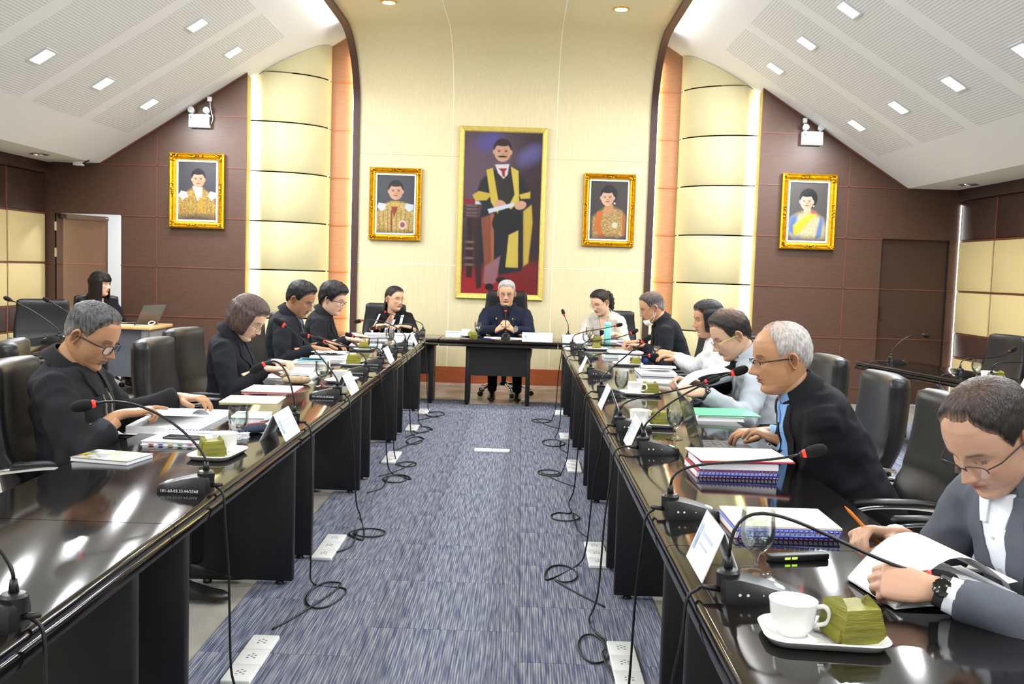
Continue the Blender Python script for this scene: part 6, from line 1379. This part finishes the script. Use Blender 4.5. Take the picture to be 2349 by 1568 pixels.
person(dict(label='person in black dress with white lace collar, head turned aside', hip=(-1.47, 11.02), rz=176, head=(-1.41, 10.86, 1.05), pitch=4, yaw=52, fem=True, s=1.06, build=1.04, skin='#d6a98a', hair='#121014', brow='#201a18', lips='#b05a50', hl=(.07, .06, .012, -.09), thick=(.012, .012), lid=.5, drape=dict(open=104, side=-.10, back=-.17, thick=.014, sweep=.25, nape=.2), top='#0f0f12', style='lace', glasses=dict(col='#c9a890', w=.026, h=.022, metal=.6, r=.0011, z=-.005, sq=.95),
    armR=dict(wrist=(-1.50, 10.5, .77), dir=(.9, -.2, -.05), pose='rest'), armL=dict(wrist=(-1.24, 10.46, .765), dir=(-.8, -.3, -.05), pose='rest')))
ch = person(dict(label='person in navy jacket with emblem and pins, hands clasped below large painting', hip=(-.165, 11.0), rz=180, head=(-.167, 10.9, 1.145), pitch=7, yaw=-2, s=1.10, build=1.12, hunch=-.02, age=.6, skin='#c89a78', hair='#a2a1a4', hvar=.3, brow='#6a5c54', lips='#9a5f50', hl=(.074, .062, -.006, -.07), thick=(.018, .009), part=-.5, lid=.8, top='#151a2d', style='suit', shirt='#0b0b10', vdepth=.28, vwidth=.05, buttons=0, trousers='#0e0e12', glasses=dict(col='#8a8aa0', w=.025, h=.017, metal=.7, r=.0009, z=-.004, half=True, tint='#d9d6f0'), feet={1: (.12, .50), -1: (-.15, .52)},
    armR=dict(wrist=(-.225, 10.55, .78), dir=(.62, -.3, .5), pose='hold', back=(-.5, -.75, .35), pole=(1., -.2, -.75)), armL=dict(wrist=(-.105, 10.55, .78), dir=(-.62, -.3, .5), pose='hold', back=(.5, -.75, .35), pole=(-1., -.2, -.75))))
# jacket emblem and lapel pins of the chairperson
def on_chest(P, u, v, name, prof, mat, label=None, sc=(1, 1, 1)):
    q = P['pr'](u, v, .012)
    if q is None: return
    o = MB().lathe(prof, 18, mtx=Matrix.Translation(q) @ P['fwT'].to_track_quat('Z', 'Y').to_matrix().to_4x4() @ Matrix.Diagonal((*sc, 1))).obj(name, mat, P['root'], smooth=40)
    if label: o['label'] = label
    return o
e = on_chest(ch, -.115, .165, 'jacket_emblem', [(.030, 0), (.030, .0012), (.026, .002), (.025, .0012), (.001, .0012)], M('emblem_silver', '#8b8f86', .6, var=.5, vscale=140), 'round silver embroidered emblem', (.85, 1.15, 1))
on_chest(ch, -.075, .115, 'lapel_pin', [(.009, 0), (.009, .003), (.001, .005)], M('pin_gold', '#e0c060', .3, metal=.7), None, (.8, 1.5, 1)); on_chest(ch, -.1, .118, 'lapel_pin', [(.008, 0), (.008, .003), (.001, .004)], M('pin_dark', '#5a6a60', .4), None, (.7, 1.3, 1)); on_chest(ch, .105, .115, 'lapel_pin', [(.010, 0), (.010, .003), (.001, .005)], M('pin_gold', '#e0c060', .3, metal=.7), None, (.9, 1.3, 1))
# right side
person(dict(label='person in cream blazer reading behind the turquoise bottle', hip=(.97, 11.0), rz=168, head=(.865, 10.72, 1.085), pitch=22, yaw=-36, fem=True, s=1.07, skin='#d8b094', hair='#120f12', brow='#201a18', lips='#a8564c', hl=(.07, .06, .0, -.07), thick=(.014, .010), lid=.85, tail=dict(pts=((0.0, -.10, .045), (.01, -.14, .03), (.02, -.155, -.03), (.03, -.15, -.10), (.04, -.13, -.17), (.05, -.10, -.22)), r=.036), top='#b9b3a8', style='vneck', inner='#15151a', inner_v=.13, wrinkle=.007, sleeve={1: .62, -1: .62}, glasses=dict(col='#8a5c3c', w=.026, h=.021, metal=.4, r=.0011, z=-.006, sq=.95),
    armR=dict(wrist=(.74, 10.46, .765), dir=(-.3, -.9, -.05), pose='pen'), armL=dict(wrist=(.98, 10.44, .765), dir=(-.6, -.7, -.05), pose='rest')))
person(dict(label='person in black jacket with white mask under chin, leafing papers', hip=(1.46, 8.95), rz=88, head=(1.19, 8.9, 1.11), pitch=20, yaw=4, s=1.08, build=1.06, skin='#c08e6c', hair='#3f3a3b', hvar=.6, brow='#2a2422', lips='#8a5548', hl=(.078, .07, -.006, -.07), thick=(.014, .007), sidegrey=.7, age=.4, thin=(0, -.03, .05, .6), lid=.8, mask=True, top='#14161d', style='suit', shirt='#101014', vdepth=.2, vwidth=.04, buttons=0, glasses=dict(col='#8e90a0', w=.025, h=.017, metal=.7, r=.0013, z=-.008),
    armR=dict(wrist=(1.06, 9.12, .775), dir=(-.9, -.3, -.1), pose='hold'), armL=dict(wrist=(1.08, 8.72, .775), dir=(-.95, .25, -.05), pose='hold')))
tw = person(dict(label='person in white shirt reaching for a tumbler', hip=(1.52, 7.05), rz=88, head=(1.40, 7.32, 1.09), pitch=8, yaw=12, fem=True, s=1.06, skin='#b98a6a', hair='#151216', brow='#1c1714', lips='#99564c', hl=(.066, .05, .0, -.075), thick=(.02, .018), noear=True, lid=.62, drape=dict(open=64, side=-.075, back=-.095, thick=.028, curl=.016, nape=.8), top='#d4d3d4', style='shirt', trousers='#222226', wrinkle=.008,
    armR=dict(wrist=(1.2, 7.5, .78), dir=(-.9, .1, -.1), pose='rest'), armL=dict(wrist=(1.16, 7.55, .80), dir=(-.85, .5, .05), pose='grip', back=(-.1, -.6, .7), pole=(-.4, -.4, -1)), sleeve={-1: .80}))
t = thing('water_tumbler', 'clear tumbler held by the person in white', 'glass', (1.075, 7.66, .765)); MB().lathe([(.001, .003), (.03, .002), (.036, .09), (.034, .09), (.0285, .006), (.001, .006)], 20, cap=False).obj('glass', m_glass, t, smooth=50); MB().lathe([(.001, .0065), (.028, .0065), (.0315, .055), (.001, .055)], 20, cap=False).obj('water', m_water, t, smooth=50)
gm_ = person(dict(label='person in light grey blazer holding up a white sheet', hip=(1.44, 5.6), rz=90, head=(1.225, 5.68, 1.075), pitch=27, yaw=6, s=1.10, build=1.04, nose=1.15, jaw=1.04, skin='#c8a288', hair='#1e1b1d', hvar=.4, brow='#1e1a1a', lips='#a8665c', hl=(.08, .07, -.012, -.07), thick=(.018, .010), thin=(0, -.05, .048, 1.), front_lift=.01, rough=.004, lid=.85, top='#a9b0ba', style='suit', shirt='#0d0d10', vdepth=.24, vwidth=.065, buttons=1, buttoncol='#22242a', wrinkle=.008, watch=-1, glasses=dict(col='#6e6a66', w=.026, h=.017, metal=.5, r=.0012, z=-.008, tcol='#d8c860', tr=.0022),
    armR=dict(wrist=(.98, 5.62, .80), dir=(-.95, -.2, .1), pose='hold', back=(0, .5, .8)), armL=dict(wrist=(.985, 5.28, .785), dir=(-.95, .22, .1), pose='hold', back=(0, -.6, .8))))
t = thing('held_sheet', 'white sheet held up by the person in grey blazer', 'paper', (.96, 5.45, .80)); rows = []
for k in range(9):
    u = k/8; rows.append([(-.06+.27*u, w_, -.015+.12*math.sin(u*1.7)+.012*math.sin(u*6)) for w_ in (-.10, .14)])
vs = [q for r in rows for q in r]; MB().add(vs+[(a_, b_, c_-.0007) for a_, b_, c_ in vs], [(2*i, 2*i+1, 2*i+3, 2*i+2) for i in range(8)]+[(18+2*i, 18+2*i+2, 18+2*i+3, 18+2*i+1) for i in range(8)]).obj('sheet', m_paper, t, smooth=True, fix=False)
person(dict(label='person in black suit and light blue shirt typing on a laptop', hip=(1.36, 3.82), rz=92, head=(1.035, 3.86, 1.10), pitch=10, yaw=2, s=1.09, build=1.04, nose=1.3, jaw=1.04, skin='#b98a68', hair='#b4b2b1', hvar=.3, brow='#3a322e', lips='#8e5a4c', hl=(.1, .082, -.004, -.07), thick=(.011, .010), rough=.004, fade=.05, thin=(0, .03, .06, .8), age=.5, lid=.6, top='#131419', style='suit', shirt='#7ea6dc', vdepth=.34, vwidth=.055, buttons=3, cuff='#8ab0e2', sleeve={1: .86, -1: .86}, wrinkle=.009, glasses=dict(col='#1c1c22', w=.026, h=.017, r=.0017, z=-.003, half=True, tr=.0024),
    armR=dict(wrist=(1.05, 4.19, .755), dir=(-1, -.12, -.05), pose='type', pole=(.7, -.3, -1)), armL=dict(wrist=(1.06, 3.93, .755), dir=(-1, .1, -.05), pose='type', pole=(-.7, -.3, -1))))
person(dict(label='person in grey suit and white shirt writing with orange pen', hip=(1.42, 2.30), rz=98, head=(1.15, 2.36, 1.05), pitch=36, yaw=18, s=1.10, build=1.05, nose=1.15, jaw=1.06, skin='#c89e86', hair='#1d1a1e', hvar=.5, brow='#2a2422', lips='#a0645c', hl=(.088, .066, -.004, -.07), thick=(.010, .009), thin=(0, -.01, .045, .25), age=.4, lid=.86, top='#5a5e68', style='suit', shirt='#e6ebf4', vdepth=.30, vwidth=.062, buttons=2, cuff='#e9eef6', sleeve={1: .86, -1: .84}, wrinkle=.008, watch=-1, trousers='#4a4e56', glasses=dict(col='#2c2622', w=.026, h=.018, r=.0013, z=-.010, half=True),  # crown lightened: thinning hair, and its sheen put into the hair colour
    armR=dict(wrist=(.965, 2.50, .765), dir=(-.9, -.35, .05), pose='pen', back=(-.1, .4, .8)), armL=dict(wrist=(.92, 2.13, .745), dir=(-.92, .3, .05), pose='hold', back=(.1, -.75, .55), wface=(0, -.9, .35), pole=(-.9, .1, -.7))))
pen(.885, 2.455, .80, math.radians(20), 'orange ballpoint pen in the hand of person in grey suit', '#f08a2c', math.radians(-42), .15)
t = thing('held_report', 'white report with curled pages under the orange-pen person\'s hands', 'book', (.955, 2.24, TH), math.radians(10))
for k, (dz, cu) in enumerate(((.0, .005), (.012, .05), (.02, .085))):
    rows = [[(-.12+.30*u, w_, .004+dz*.3+cu*math.sin(math.pi*min(1, u*1.1))*1.0+.025*u*k) for w_ in (-.09, .12)] for u in [i/12 for i in range(13)]]; vs = [q for r in rows for q in r]; n = len(vs)
    MB().add(vs+[(a_, b_, c_-.0008) for a_, b_, c_ in vs], [(2*i, 2*i+1, 2*i+3, 2*i+2) for i in range(12)]+[(n+2*i, n+2*i+2, n+2*i+3, n+2*i+1) for i in range(12)]).obj('page', m_paper, t, smooth=True, fix=False)
person(dict(label='person in black jacket seated at the wooden desk by the open door', hip=(-4.66, 10.8), rz=-135, head=(-4.62, 10.68, 1.115), pitch=2, yaw=38, fem=True, s=1.04, skin='#dcae96', hair='#151014', brow='#201818', lips='#b05a5a', hl=(.06, .05, .0, -.08), thick=(.016, .014), noear=True, lid=.6, bangs=52, drape=dict(open=56, side=-.24, back=-.26, thick=.022, nape=.0), top='#121217', style='vneck',
    armR=dict(wrist=(-4.62, 10.42, .77), dir=(.5, -.8, -.05), pose='rest'), armL=dict(wrist=(-4.35, 10.5, .77), dir=(.3, -.9, -.05), pose='rest')))
